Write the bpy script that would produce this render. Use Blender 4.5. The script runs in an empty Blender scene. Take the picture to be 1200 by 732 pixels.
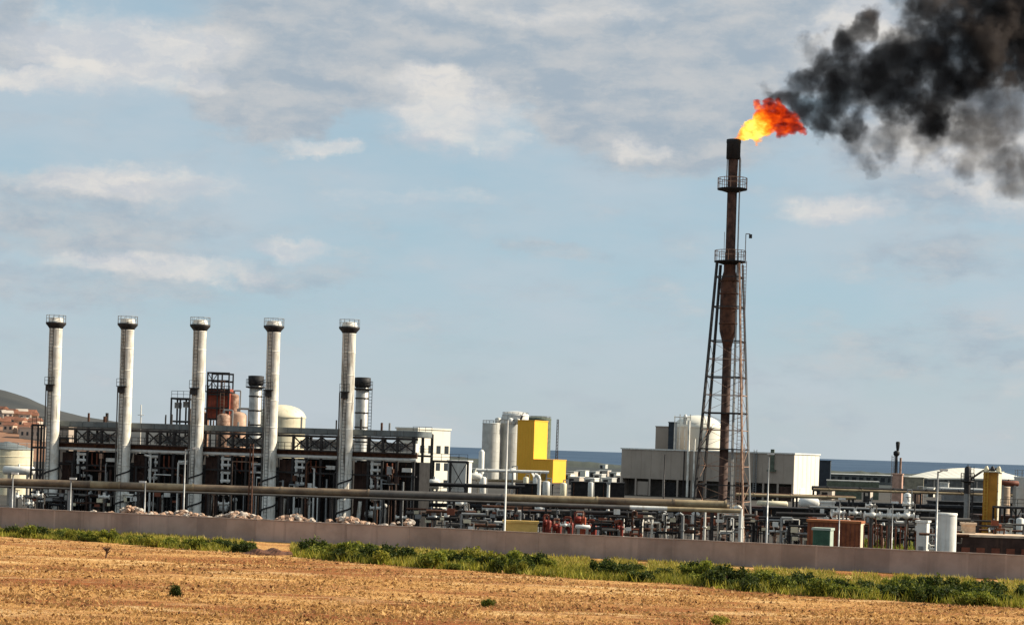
import bpy, bmesh, math, random
import numpy as np
from mathutils import Vector, Matrix
R = math.radians
random.seed(7); rng = np.random.default_rng(7)
SC = bpy.context.scene
COL = SC.collection

# ------------------------------------------------------------------ camera
FPX, CH, ROLL = 2400.0, 12.0, math.atan(0.0315)
HX, HY = 600.0, 525.5                         # where the optical axis meets the horizon
cam_data = bpy.data.cameras.new('camera')
cam = bpy.data.objects.new('camera', cam_data); COL.objects.link(cam)
cam_data.sensor_width = 36.0; cam_data.lens = 36.0 * FPX / 1200.0
cam_data.shift_y = (HY - 366.0) / 1200.0
cam_data.clip_start = 1.0; cam_data.clip_end = 200000.0
ca, sa = math.cos(ROLL), math.sin(ROLL)
cam.matrix_world = Matrix(((ca, -sa, 0, 0), (0, 0, -1, 0), (sa, ca, 0, CH), (0, 0, 0, 1)))
SC.camera = cam

def P(px, py, Y):
    u, v = (px - HX) / FPX, (HY - py) / FPX
    return Vector((Y * (u * ca - v * sa), Y, CH + Y * (u * sa + v * ca)))
def X(px, py, Y): return P(px, py, Y).x
def Z(px, py, Y): return P(px, py, Y).z
def gxy(px, py):                              # ground point under a pixel
    u, v = (px - HX) / FPX, (HY - py) / FPX
    Y = -CH / (u * sa + v * ca)
    return P(px, py, Y)
def S(npx, Y): return npx * Y / FPX           # pixels to metres

# ------------------------------------------------------------------ light
SUN_AZ, SUN_EL = 84.0, 33.0
SC.view_settings.view_transform = 'Standard'
SC.view_settings.look = 'None'
EXPO = 0.75
SC.view_settings.exposure = EXPO
SC.view_settings.gamma = 1.0
sd = Vector((math.cos(R(SUN_EL)) * math.sin(R(SUN_AZ)), math.cos(R(SUN_EL)) * math.cos(R(SUN_AZ)), math.sin(R(SUN_EL))))
sun_data = bpy.data.lights.new('sun', 'SUN'); sun_data.energy = 5.0; sun_data.angle = R(0.5); sun_data.color = (1.0, 0.9, 0.74)
sun = bpy.data.objects.new('sun', sun_data); COL.objects.link(sun)
sun.rotation_euler = sd.to_track_quat('Z', 'Y').to_euler(); sun.location = (0, 0, 300)

class NT:
    """small wrapper for building node trees"""
    def __init__(s, tree): s.t = tree; s.n = tree.nodes; s.l = tree.links
    def new(s, kind, **kw):
        n = s.n.new(kind)
        for k, v in kw.items(): setattr(n, k, v)
        return n
    def put(s, sock, val):
        if hasattr(val, 'is_output'): s.l.new(val, sock)
        elif val is not None: sock.default_value = val
    def math(s, op, a, b=None, c=None, clamp=False):
        n = s.new('ShaderNodeMath', operation=op, use_clamp=clamp)
        s.put(n.inputs[0], a); s.put(n.inputs[1], b); s.put(n.inputs[2], c)
        return n.outputs[0]
    def vmath(s, op, a, b=None, c=None):
        n = s.new('ShaderNodeVectorMath', operation=op)
        s.put(n.inputs[0], a); s.put(n.inputs[1], b)
        if c is not None: s.put(n.inputs[2] if op == 'MULTIPLY_ADD' else n.inputs['Scale'], c)
        return n.outputs['Value'] if op in ('DISTANCE', 'LENGTH', 'DOT_PRODUCT') else n.outputs[0]
    def noise(s, vec, scale, detail=4, rough=0.55, color=False):
        n = s.new('ShaderNodeTexNoise'); n.inputs['Scale'].default_value = scale
        n.inputs['Detail'].default_value = detail; n.inputs['Roughness'].default_value = rough
        if vec is not None: s.l.new(vec, n.inputs['Vector'])
        return n.outputs['Color'] if color else n.outputs[0]
    def mix(s, f, a, b, mode='MIX'):
        n = s.new('ShaderNodeMix', data_type='RGBA', blend_type=mode, clamp_factor=True)
        s.put(n.inputs[0], f); s.put(n.inputs[6], a); s.put(n.inputs[7], b)
        return n.outputs[2]
    def smooth(s, v, lo, hi, a=0.0, b=1.0, kind='SMOOTHSTEP'):
        n = s.new('ShaderNodeMapRange', interpolation_type=kind)
        s.put(n.inputs[0], v); n.inputs[1].default_value = lo; n.inputs[2].default_value = hi
        n.inputs[3].default_value = a; n.inputs[4].default_value = b
        return n.outputs[0]
    def ramp(s, f, stops):
        n = s.new('ShaderNodeValToRGB'); el = n.color_ramp.elements
        while len(el) < len(stops): el.new(0.5)
        for e, (p, c) in zip(el, stops): e.position = p; e.color = (*c, 1)
        s.put(n.inputs[0], f); return n.outputs[0]

def lin(r, g, b):
    f = lambda c: (c / 255 / 12.92) if c <= 10 else ((c / 255 + 0.055) / 1.055) ** 2.4
    return (f(r), f(g), f(b))
def c4(c): return (*c, 1.0)

# ---------------- world: Nishita sky with a deck of broken clouds, laid out by azimuth and elevation
world = bpy.data.worlds.new('World'); SC.world = world; world.use_nodes = True
W = NT(world.node_tree); W.n.clear()
SKY_STR = 0.053
sky = W.new('ShaderNodeTexSky'); sky.sky_type = 'NISHITA'; sky.sun_disc = False
sky.sun_elevation = R(SUN_EL); sky.sun_rotation = R(SUN_AZ)
sky.air_density = 1.0; sky.dust_density = 0.6; sky.ozone_density = 1.6
tc = W.new('ShaderNodeTexCoord')
dirv = W.vmath('NORMALIZE', tc.outputs['Generated'])
sep = W.new('ShaderNodeSeparateXYZ'); W.l.new(dirv, sep.inputs[0])
az = W.math('MULTIPLY', W.math('ARCTAN2', sep.outputs[0], sep.outputs[1]), 57.2958)
el = W.math('MULTIPLY', W.math('ARCSINE', sep.outputs[2]), 57.2958)
cmb = W.new('ShaderNodeCombineXYZ'); W.l.new(az, cmb.inputs[0]); W.l.new(el, cmb.inputs[1])
ae = cmb.outputs[0]                            # degrees
stretch = W.vmath('MULTIPLY', ae, (0.30, 0.85, 1.0))
w1 = W.noise(stretch, 0.9, 5, 0.6, color=True)
w1 = W.vmath('MULTIPLY', W.vmath('SUBTRACT', w1, (0.5, 0.5, 0.5)), (2.8, 1.1, 0.0))
w2 = W.noise(ae, 1.3, 6, 0.62, color=True)
w2 = W.vmath('MULTIPLY', W.vmath('SUBTRACT', w2, (0.5, 0.5, 0.5)), (1.3, 0.8, 0.0))
aew = W.vmath('ADD', W.vmath('ADD', ae, w1), w2)
def sky_deg(px, py):
    d = P(px, py, 1000.0) - Vector((0, 0, CH)); d.normalize()
    return math.degrees(math.atan2(d.x, d.y)), math.degrees(math.asin(d.z))
def cloud_field(blobs, edge=0.4):
    acc = None
    for px, py, rx, ry, wgt in blobs:
        a, e = sky_deg(px, py)
        k = math.degrees(1 / FPX)
        v = W.vmath('SUBTRACT', aew, (a, e, 0.0))
        v = W.vmath('MULTIPLY', v, (1 / (rx * k), 1 / (ry * k), 0.0))
        f = W.smooth(W.vmath('LENGTH', v), 1.28, edge, 0.0, wgt)
        acc = f if acc is None else W.math('MAXIMUM', acc, f)
    return acc
grey = cloud_field([(255, 75, 40, 45, .95), (330, 130, 60, 40, .85), (480, 60, 200, 60, .8), (700, 120, 90, 60, .9), (560, 30, 330, 85, .95), (800, 90, 150, 90, .85), (300, 95, 85, 65, .85), (10, 40, 45, 45, .7), (930, 40, 150, 80, .8),
                    (780, 150, 130, 60, .75), (110, 270, 220, 50, .30), (60, 330, 240, 32, .28), (330, 320, 120, 20, .25), (640, 295, 80, 16, .30), (1150, 400, 220, 40, .22),
                    (1000, 430, 150, 30, .2), (1120, 110, 160, 150, .6), (80, 225, 200, 26, .35), (1150, 300, 120, 40, .3), (420, 60, 170, 70, .8)])
white = cloud_field([(30, 95, 120, 18, .7), (230, 90, 50, 22, .6), (490, 95, 40, 26, .8), (130, 60, 170, 50, .80), (60, 95, 120, 20, .6), (530, 135, 90, 50, .72), (590, 165, 45, 26, .5), (480, 100, 50, 30, .55), (378, 176, 52, 14, .62), (748, 180, 42, 17, .55),
                     (990, 243, 70, 22, .62), (140, 218, 190, 26, .62), (340, 290, 50, 16, .60), (180, 312, 190, 18, .58), (480, 230, 120, 14, .3), (640, 8, 220, 28, .35),
                     (1010, 30, 70, 60, .65), (1130, 160, 100, 80, .70), (1170, 225, 70, 40, .6), (915, 520, 16, 8, .30), (60, 20, 40, 20, .4), (1180, 390, 70, 14, .2)], 0.30)
# the same weather carries on over the rest of the dome
dome = W.noise(W.vmath('MULTIPLY', dirv, (1.0, 1.0, 2.6)), 3.2, 7, 0.6)
inview = W.math('MULTIPLY', W.smooth(W.math('ABSOLUTE', az), 17, 24), 1.0)
inview = W.math('MAXIMUM', inview, W.smooth(el, 12.5, 18))
domem = W.math('MULTIPLY', W.smooth(dome, 0.46, 0.66), inview)
soft = W.math('MULTIPLY', W.smooth(W.noise(stretch, 0.45, 6, 0.55), 0.30, 0.70), 0.62)
k = 1.0 / SKY_STR / 2 ** EXPO
def rad(r, g, b): return c4(tuple(x * k for x in lin(r, g, b)))
fine = W.noise(stretch, 1.4, 7, 0.6)
brk = W.math('SUBTRACT', W.noise(W.vmath('ADD', stretch, (3.7, 1.3, 0)), 1.1, 8, 0.62), 0.5)
brk2 = W.math('SUBTRACT', W.noise(W.vmath('MULTIPLY', ae, (.7, 1.2, 1)), 0.55, 8, 0.6), 0.5)
white = W.smooth(W.math('ADD', white, W.math('MULTIPLY_ADD', brk, .95, W.math('MULTIPLY', brk2, .8))), 0.04, 0.85, 0.0, 0.92)
grey = W.smooth(W.math('ADD', grey, W.math('MULTIPLY_ADD', brk, 0.9, W.math('MULTIPLY', brk2, .5))), -0.05, 0.50, 0.0, 0.97)
pv_ = W.vmath('MULTIPLY', aew, (.26, .55, 1.0))
relief = W.math('SUBTRACT', W.noise(pv_, 1.0, 7, .6), W.noise(W.vmath('ADD', pv_, (.16, .20, 0)), 1.0, 7, .6))
gcol = W.mix(W.smooth(W.math('MULTIPLY_ADD', relief, .9, W.math('MULTIPLY', fine, .8)), .20, .62), rad(163, 177, 190), rad(197, 199, 201))
wcol = W.mix(W.smooth(relief, -.16, .16), rad(198, 203, 210), rad(230, 226, 220))
c0 = sky.outputs[0]
# thin high veil: pulls the blue towards a pale grey-blue
veil = W.smooth(el, 0, 14, 0.85, 0.65, 'LINEAR')
c0 = W.mix(veil, c0, W.mix(W.smooth(el, 0, 5), rad(187, 202, 210), rad(175, 203, 218)))
c0 = W.mix(soft, c0, rad(194, 203, 211))
c1 = W.mix(W.math('MULTIPLY', grey, 0.95), c0, gcol)
c1 = W.mix(white, c1, wcol)
c1 = W.mix(W.math('MULTIPLY', domem, 0.8), c1, W.mix(W.smooth(dome, .5, .7), gcol, wcol))
bg = W.new('ShaderNodeBackground'); bg.inputs['Strength'].default_value = SKY_STR
wo = W.new('ShaderNodeOutputWorld'); W.l.new(c1, bg.inputs[0]); W.l.new(bg.outputs[0], wo.inputs[0])

# ------------------------------------------------------------------ materials
MAT = {}
def mat(name, col, rough=0.65, metal=0.0, var=0.35, scale=0.9, col2=None, streak=None, bump=0.0, island=0.0, spec=0.35, trans=0.0):
    """painted / weathered surface: two tones by world-anchored noise, optional run-down streaks"""
    if name in MAT: return MAT[name]
    m = bpy.data.materials.new(name); m.use_nodes = True
    N = NT(m.node_tree); b = N.n['Principled BSDF']
    geo = N.new('ShaderNodeNewGeometry'); pos = geo.outputs['Position']
    n1 = N.noise(pos, scale, 6, 0.62)
    col2 = col2 or tuple(c * (1 - var) for c in col)
    c = N.mix(N.smooth(n1, 0.35, 0.68), c4(col), c4(col2))
    if streak:
        sc, amt, tight = streak
        n2 = N.noise(N.vmath('MULTIPLY', pos, (1.0, 1.0, 0.07)), tight, 4, 0.6)
        c = N.mix(N.math('MULTIPLY', N.smooth(n2, 0.52, 0.72), amt), c, c4(sc))
    if island:
        c = N.mix(N.math('MULTIPLY', N.math('SUBTRACT', geo.outputs['Random Per Island'], 0.0), island), c, c4(tuple(x * 0.45 for x in col)))
    N.l.new(c, b.inputs['Base Color'])
    N.put(b.inputs['Roughness'], N.smooth(n1, .3, .7, rough * .85, min(1, rough * 1.15)))
    b.inputs['Metallic'].default_value = metal
    b.inputs['Specular IOR Level'].default_value = spec
    if bump:
        bp = N.new('ShaderNodeBump'); bp.inputs['Strength'].default_value = bump; bp.inputs['Distance'].default_value = 0.05
        N.l.new(N.noise(pos, scale * 6, 4), bp.inputs['Height']); N.l.new(bp.outputs[0], b.inputs['Normal'])
    MAT[name] = m; return m
stackpaint = mat('weathered_stack_paint', (.84, .80, .71), .55, 0, .25, .8, col2=(.64, .58, .48), streak=((.10, .075, .05), .95, 2.2))
silver = mat('aluminium_cladding', (.42, .41, .38), .45, .3, .3, 1.2, streak=((.18, .15, .12), .5, 3.0))
darksteel = mat('dark_steel', (.035, .030, .028), .6, .2, .4, 2.0)
blacksteel = mat('sooty_steel', (.012, .011, .012), .7, 0, .4, 2.0)
rust = mat('rusted_steel', (.10, .040, .020), .8, 0, .5, 2.2, col2=(.045, .018, .010), streak=((.18, .08, .03), .5, 2.0))
rustlite = mat('rusty_pink_steel', (.40, .25, .17), .75, 0, .5, 2.0, col2=(.18, .09, .055))
brownpanel = mat('brown_casing', (.050, .022, .014), .75, 0, .5, .9, streak=((.10, .05, .03), .5, 2.0))
blackcase = mat('black_casing_shade', (.012, .010, .009), .8, 0, .4, 1.0)  # near black; also stands for the deep shade inside the plant
white = mat('white_paint', (.74, .72, .66), .5, 0, .18, .7, streak=((.35, .26, .17), .45, 2.0))
cream = mat('cream_paint', (.72, .64, .45), .5, 0, .2, .6, streak=((.40, .28, .14), .4, 2.0))
greyroof = mat('grey_sheet', (.16, .18, .18), .55, .1, .3, .5, streak=((.08, .07, .06), .5, 1.5))
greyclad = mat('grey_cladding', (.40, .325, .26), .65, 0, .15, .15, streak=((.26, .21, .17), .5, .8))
litclad = mat('pale_and_lit_cladding', (.72, .68, .57), .6, 0, .12, .15, streak=((.45, .36, .25), .3, .8))  # pale sheet; on the warehouse end wall it stands for sunlight
yellow = mat('yellow_cladding', (.86, .435, .035), .55, 0, .10, .1)
orange = mat('orange_paint', (.55, .24, .025), .6, 0, .3, .8, streak=((.25, .09, .02), .4, 2.0))
redpaint = mat('red_paint', (.24, .030, .015), .6, 0, .45, 1.0)
redbrown = mat('redbrown_paint', (.20, .055, .025), .7, 0, .4, .8)
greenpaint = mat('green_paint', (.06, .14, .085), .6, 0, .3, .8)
litgreen = mat('lit_green_paint', (.40, .46, .38), .6, 0, .2, .8)  # lit copy of the green paint
insul = mat('insulated_pipe', (.23, .165, .10), .6, 0, .35, .5, col2=(.11, .075, .05), streak=((.12, .07, .04), .4, 1.0))
palepipe = mat('pale_pipe', (.40, .31, .18), .6, 0, .3, .3, col2=(.20, .14, .075), streak=((.10, .06, .04), .5, 1.2))
greypipe = mat('grey_pipe', (.13, .115, .10), .55, .2, .35, .6)
galv = mat('galvanised_steel', (.30, .30, .29), .45, .4, .25, 2.0)
concrete = mat('concrete', (.36, .32, .27), .85, 0, .3, .6)
silogrey = mat('silo_sheet', (.56, .55, .50), .5, .2, .2, .3, streak=((.20, .17, .12), .6, 1.2))
lamp_glass = mat('lamp_glass', (.75, .75, .72), .2)
darkglass = mat('window_glass', (.02, .025, .03), .15, spec=.6)
roofred = mat('clay_roof', (.25, .105, .06), .8, 0, .4, .3)
plaster = mat('house_plaster', (.55, .40, .29), .85, 0, .3, .1)
plasterw = mat('white_plaster', (.50, .42, .34), .85, 0, .2, .1)
stone = mat('pale_stone', (.42, .27, .18), .9, 0, .5, 1.2, col2=(.34, .22, .15), bump=.4)
stonew = mat('white_stone', (.52, .44, .36), .9, 0, .3, 1.2, bump=.4)
bluegrey = mat('blue_sheet', (.018, .028, .040), .5)
landgreen = mat('olive_paint', (.12, .14, .10), .8)

def leafmat(name, a, b, dry=None):
    m = bpy.data.materials.new(name); m.use_nodes = True
    N = NT(m.node_tree); p = N.n['Principled BSDF']
    geo = N.new('ShaderNodeNewGeometry')
    stops = [(0.0, a), (0.7, b)] + ([(1.0, dry)] if dry else [(1.0, b)])
    c = N.ramp(geo.outputs['Random Per Island'], stops)
    c = N.mix(N.smooth(N.noise(geo.outputs['Position'], .35, 4), .35, .65), c, N.mix(0.55, c, c4(tuple(x * .5 for x in a))))
    N.l.new(c, p.inputs['Base Color']); p.inputs['Roughness'].default_value = .7; p.inputs['Specular IOR Level'].default_value = .2
    tl = N.new('ShaderNodeBsdfTranslucent'); N.l.new(c, tl.inputs[0])
    mx = N.new('ShaderNodeMixShader'); mx.inputs[0].default_value = .34
    N.l.new(p.outputs[0], mx.inputs[1]); N.l.new(tl.outputs[0], mx.inputs[2])
    N.l.new(mx.outputs[0], N.n['Material Output'].inputs[0])
    return m
leaf_dark = leafmat('dark_leaves', (.018, .034, .006), (.07, .095, .016), (.16, .17, .03))
leaf_mid = leafmat('green_leaves', (.045, .07, .010), (.24, .26, .028), (.40, .37, .06))
leaf_yel = leafmat('yellow_green_blades', (.09, .105, .012), (.38, .35, .035), (.52, .42, .10))
leaf_dry = leafmat('dry_straw', (.46, .25, .085), (.66, .41, .15), (.16, .06, .025))
twig = mat('dry_twigs', (.10, .05, .03), .9)

# ------------------------------------------------------------------ mesh building
class MB:
    def __init__(s): s.v = []; s.f = []; s.sm = []
    def add(s, vs, fs, smooth=False):
        o = len(s.v); s.v += [tuple(v) for v in vs]
        s.f += [tuple(i + o for i in f) for f in fs]; s.sm += [smooth] * len(fs); return s
    def box(s, x0, y0, z0, x1, y1, z1):
        return s.add([(x0, y0, z0), (x1, y0, z0), (x1, y1, z0), (x0, y1, z0), (x0, y0, z1), (x1, y0, z1), (x1, y1, z1), (x0, y1, z1)],
                     [(3, 2, 1, 0), (4, 5, 6, 7), (0, 1, 5, 4), (1, 2, 6, 5), (2, 3, 7, 6), (3, 0, 4, 7)])
    def cbox(s, c, sx, sy, sz): return s.box(c[0] - sx / 2, c[1] - sy / 2, c[2], c[0] + sx / 2, c[1] + sy / 2, c[2] + sz)
    def tube(s, a, b, r, r2=None, n=10, cap=True):
        a, b = Vector(a), Vector(b); r2 = r if r2 is None else r2
        d = (b - a).normalized(); u = d.orthogonal().normalized(); w = d.cross(u)
        vs = []
        for c, rr in ((a, r), (b, r2)):
            for i in range(n):
                t = 2 * math.pi * i / n; vs.append(c + (u * math.cos(t) + w * math.sin(t)) * rr)
        fs = [(i, (i + 1) % n, n + (i + 1) % n, n + i) for i in range(n)]
        s.add(vs, fs, True)
        if cap: s.add(vs[:n], [tuple(range(n - 1, -1, -1))]); s.add(vs[n:], [tuple(range(n))])
        return s
    def bar(s, a, b, w, h=None):                # square section member
        a, b = Vector(a), Vector(b); h = h or w; d = (b - a).normalized()
        u = d.cross(Vector((0, 0, 1))); u = Vector((1, 0, 0)) if u.length < 1e-4 else u.normalized(); q = u.cross(d)
        vs = []
        for c in (a, b):
            for i, j in ((-1, -1), (1, -1), (1, 1), (-1, 1)): vs.append(c + u * i * w / 2 + q * j * h / 2)
        return s.add(vs, [(0, 3, 2, 1), (4, 5, 6, 7), (0, 1, 5, 4), (1, 2, 6, 5), (2, 3, 7, 6), (3, 0, 4, 7)])
    def lathe(s, prof, n=20, c=(0, 0), smooth=True):      # prof: (r, z) bottom to top
        vs = []; fs = []
        for r, z in prof:
            for i in range(n):
                t = 2 * math.pi * i / n; vs.append((c[0] + r * math.cos(t), c[1] + r * math.sin(t), z))
        for k in range(len(prof) - 1):
            for i in range(n):
                j = (i + 1) % n; fs.append((k * n + i, k * n + j, (k + 1) * n + j, (k + 1) * n + i))
        s.add(vs, fs, smooth)
        o = (len(prof) - 1) * n
        s.add(vs[:n], [tuple(range(n - 1, -1, -1))]); s.add(vs[o:], [tuple(range(n))])
        return s
    def ring(s, z, r, t=0.03, n=16, c=(0, 0)):
        pts = [(c[0] + r * math.cos(2 * math.pi * i / n), c[1] + r * math.sin(2 * math.pi * i / n), z) for i in range(n)]
        for i in range(n): s.bar(pts[i], pts[(i + 1) % n], t)
        return s
    def path(s, pts, r, n=8):
        for a, b in zip(pts[:-1], pts[1:]): s.tube(a, b, r, n=n)
        return s
    def dome(s, c, r, h, n=16, k=5):
        return s.lathe([(r * math.cos(t), c[2] + h * math.sin(t)) for t in [i * math.pi / 2 / k for i in range(k)]] + [(r * .02, c[2] + h)], n, (c[0], c[1]))
    def ball(s, c, r, n=12, k=8, sz=1.0):
        return s.lathe([(max(.02 * r, r * math.sin(math.pi * i / k)), c[2] - r * sz * math.cos(math.pi * i / k)) for i in range(k + 1)], n, (c[0], c[1]))
    def hcyl(s, c, r, L, n=14, cap=.35, axis='x'):         # horizontal vessel with dished ends
        prof = [(-L / 2 - cap * r, .15 * r), (-L / 2 - cap * .7 * r, .6 * r), (-L / 2, r), (L / 2, r), (L / 2 + cap * .7 * r, .6 * r), (L / 2 + cap * r, .15 * r)]
        vs = []; fs = []
        for x, q in prof:
            for i in range(n):
                t = 2 * math.pi * i / n; a, b_ = q * math.cos(t), q * math.sin(t)
                vs.append((c[0] + x, c[1] + a, c[2] + b_) if axis == 'x' else (c[0] + a, c[1] + x, c[2] + b_))
        for k in range(len(prof) - 1):
            for i in range(n): fs.append((k * n + i, (k + 1) * n + i, (k + 1) * n + (i + 1) % n, k * n + (i + 1) % n))
        s.add(vs, fs, True)
        s.add(vs[:n], [tuple(range(n))]); s.add(vs[-n:], [tuple(range(n - 1, -1, -1))])
        return s
    def mesh(s, name, m):
        me = bpy.data.meshes.new(name); me.from_pydata(s.v, [], s.f)
        me.polygons.foreach_set('use_smooth', s.sm); me.materials.append(m)
        return me
    def obj(s, name, m, parent=None, **tags):
        return link(name, s.mesh(name, m), parent, **tags)
def link(name, me, parent=None, loc=None, **tags):
    o = bpy.data.objects.new(name, me); COL.objects.link(o)
    if parent is not None: o.parent = parent
    if loc is not None: o.location = loc
    for k_, v_ in tags.items(): o[k_] = v_
    return o
def thing(name, label, cat, loc=(0, 0, 0), group=None, rz=0.0):
    o = bpy.data.objects.new(name, None); COL.objects.link(o); o.empty_display_size = .5
    o.location = loc; o.rotation_euler = (0, 0, rz)
    o['label'] = label; o['category'] = cat
    if group: o['group'] = group
    return o
KIDS = {}
def copy_tree(root, loc, label, rz=None, scale=None, group=None):
    if root.name not in KIDS: KIDS[root.name] = [(c, list(c.children)) for c in root.children]
    r = root.copy(); COL.objects.link(r); r.location = loc; r['label'] = label
    if group: r['group'] = group
    if rz is not None: r.rotation_euler = (0, 0, rz)
    if scale is not None: r.scale = scale if hasattr(scale, '__len__') else (scale,) * 3
    for c, subs in KIDS[root.name]:
        d = c.copy(); COL.objects.link(d); d.parent = r
        for g in subs:
            e = g.copy(); COL.objects.link(e); e.parent = d
    return r

def railing(r, z, h=1.1, n=12, c=(0, 0), t=.05):
    b = MB()
    for i in range(n):
        q = 2 * math.pi * i / n; x, y = c[0] + r * math.cos(q), c[1] + r * math.sin(q)
        b.bar((x, y, z), (x, y, z + h), t)
    b.ring(z + h, r, t, max(12, n), c); b.ring(z + h * .55, r, t * .8, max(12, n), c)
    return b
def ladder(x, y, z0, z1, w=.45, step=.6, t=.05):
    b = MB(); b.bar((x - w / 2, y, z0), (x - w / 2, y, z1), t); b.bar((x + w / 2, y, z0), (x + w / 2, y, z1), t)
    z = z0 + .3
    while z < z1: b.bar((x - w / 2, y, z), (x + w / 2, y, z), t * .7); z += step
    return b
ORD = ['first', 'second', 'third', 'fourth', 'fifth']

# ================================================================== SETTING
def sheet(name, xs, ys, zf, m, kind='structure'):
    nx, ny = len(xs), len(ys)
    vs = [(x, y, zf(x, y)) for y in ys for x in xs]
    fs = [(j * nx + i, j * nx + i + 1, (j + 1) * nx + i + 1, (j + 1) * nx + i) for j in range(ny - 1) for i in range(nx - 1)]
    b = MB(); b.add(vs, fs, True); return b.obj(name, m, kind=kind)

# yard and open land up to the shore
gm = mat('packed_earth', (.050, .040, .030), .95, 0, .5, .05, col2=(.028, .026, .020), bump=.3)
sheet('ground', [-2600, -800, -200, 200, 800, 2600], [-60, 100, 300, 600, 1000, 1700], lambda x, y: -0.004, gm)
# sea
sm = bpy.data.materials.new('sea_water'); sm.use_nodes = True
N = NT(sm.node_tree); b = N.n['Principled BSDF']
geo = N.new('ShaderNodeNewGeometry')
nn = N.noise(N.vmath('MULTIPLY', geo.outputs['Position'], (.004, .0012, 1)), 1.0, 5, .6)
N.l.new(N.mix(N.smooth(nn, .35, .65), c4((.038, .068, .112)), c4((.055, .090, .138))), b.inputs['Base Color'])
b.inputs['Roughness'].default_value = .85; b.inputs['Specular IOR Level'].default_value = .12
bp = N.new('ShaderNodeBump'); bp.inputs['Strength'].default_value = .5; bp.inputs['Distance'].default_value = 1.0
N.l.new(N.noise(N.vmath('MULTIPLY', geo.outputs['Position'], (.05, .05, .05)), 1.0, 6, .65), bp.inputs['Height']); N.l.new(bp.outputs[0], b.inputs['Normal'])
sheet('sea', [-60000, -10000, 0, 10000, 60000], [1650, 3000, 8000, 30000, 120000], lambda x, y: -1.5, sm)

# ploughed stubble field in front of the wall
WL, WR = gxy(0, 618.5), gxy(1200, 680)          # foot of the wall at both picture edges
wdir = (WR - WL).normalized()
def wall_y(x): return WL.y + (x - WL.x) * wdir.y / wdir.x
fm = bpy.data.materials.new('stubble_field'); fm.use_nodes = True
N = NT(fm.node_tree); b = N.n['Principled BSDF']
geo = N.new('ShaderNodeNewGeometry'); pos = geo.outputs['Position']
rows = N.vmath('MULTIPLY', N.vmath('ADD', pos, (0, 3.0, 0)), (.055, .20, 1.0))
n1 = N.noise(rows, .55, 6, .62); n2 = N.noise(pos, 1.9, 6, .7); n3 = N.noise(N.vmath('MULTIPLY', pos, (.5, 1.6, 1)), 3.0, 4, .6)
straw = N.mix(N.smooth(n2, .36, .64), c4((.64, .37, .135)), c4((.43, .20, .062)))
soil = N.mix(N.smooth(n3, .35, .65), c4((.34, .115, .034)), c4((.19, .060, .019)))
sepf = N.new('ShaderNodeSeparateXYZ'); N.l.new(pos, sepf.inputs[0])
c = N.mix(N.smooth(n1, .46, .60, 0, .9), straw, soil)
sdist = N.vmath('DOT_PRODUCT', pos, (-wdir.y, wdir.x, 0.0))
sdist = N.math('ADD', sdist, N.math('MULTIPLY', N.math('SUBTRACT', n1, .5), 5.0))
g0 = gxy(230, 693); s0 = -wdir.y * g0.x + wdir.x * g0.y
sdist = N.math('ADD', sdist, N.math('MULTIPLY', N.math('SUBTRACT', n2, .5), 7.0))
for off, wd_, am in ((0.0, 3.4, .95), (-15.0, 4.0, .8), (13.0, 2.0, .35), (-27.0, 5.0, .5)):
    bd = N.smooth(N.math('ABSOLUTE', N.math('SUBTRACT', sdist, s0 + off)), wd_, wd_ * .3, 0, am)
    c = N.mix(bd, c, soil)
big = N.noise(N.vmath('MULTIPLY', pos, (.035, .11, 1)), 1.0, 5, .6)
c = N.mix(N.smooth(big, .48, .62, 0, .65), c, soil)
c = N.mix(N.smooth(n3, .57, .68, 0, .85), c, c4((.12, .045, .018)))
pale = N.noise(N.vmath('MULTIPLY', N.vmath('ADD', pos, (40, 7, 0)), (.05, .17, 1)), 1.0, 6, .65)
c = N.mix(N.smooth(pale, .50, .66, 0, .7), c, c4((.74, .50, .23)))
spk = N.noise(N.vmath('MULTIPLY', pos, (1, .6, 1)), 5.5, 3, .7)
c = N.mix(N.smooth(spk, .60, .70, 0, .6), c, c4((.80, .56, .27)))
c = N.mix(N.smooth(spk, .40, .31, 0, .7), c, c4((.16, .06, .022)))
N.l.new(c, b.inputs['Base Color']); b.inputs['Roughness'].default_value = .95; b.inputs['Specular IOR Level'].default_value = .1
bp = N.new('ShaderNodeBump'); bp.inputs['Strength'].default_value = 1.0; bp.inputs['Distance'].default_value = .25
N.l.new(N.math('ADD', n2, N.math('MULTIPLY', n3, .5)), bp.inputs['Height']); N.l.new(bp.outputs[0], b.inputs['Normal'])
xs = [-140 + 280 * i / 140 for i in range(141)]
vs = []; fs = []; ny = 110
for j in range(ny + 1):
    for x in xs:
        ye = wall_y(x) - .6; y = 20 + (ye - 20) * (j / ny) ** .8
        z = .02 + .05 * math.sin(y * 2.3 + .15 * x) + .08 * math.sin(x * .21 + y * .13) * math.sin(y * .31) + .06 * random.random()
        vs.append((x, y, max(z, .0)))
nx = len(xs)
for j in range(ny):
    for i in range(nx - 1): fs.append((j * nx + i, j * nx + i + 1, (j + 1) * nx + i + 1, (j + 1) * nx + i))
mb = MB(); mb.add(vs, fs, True); mb.obj('field', fm, kind='structure')

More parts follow.
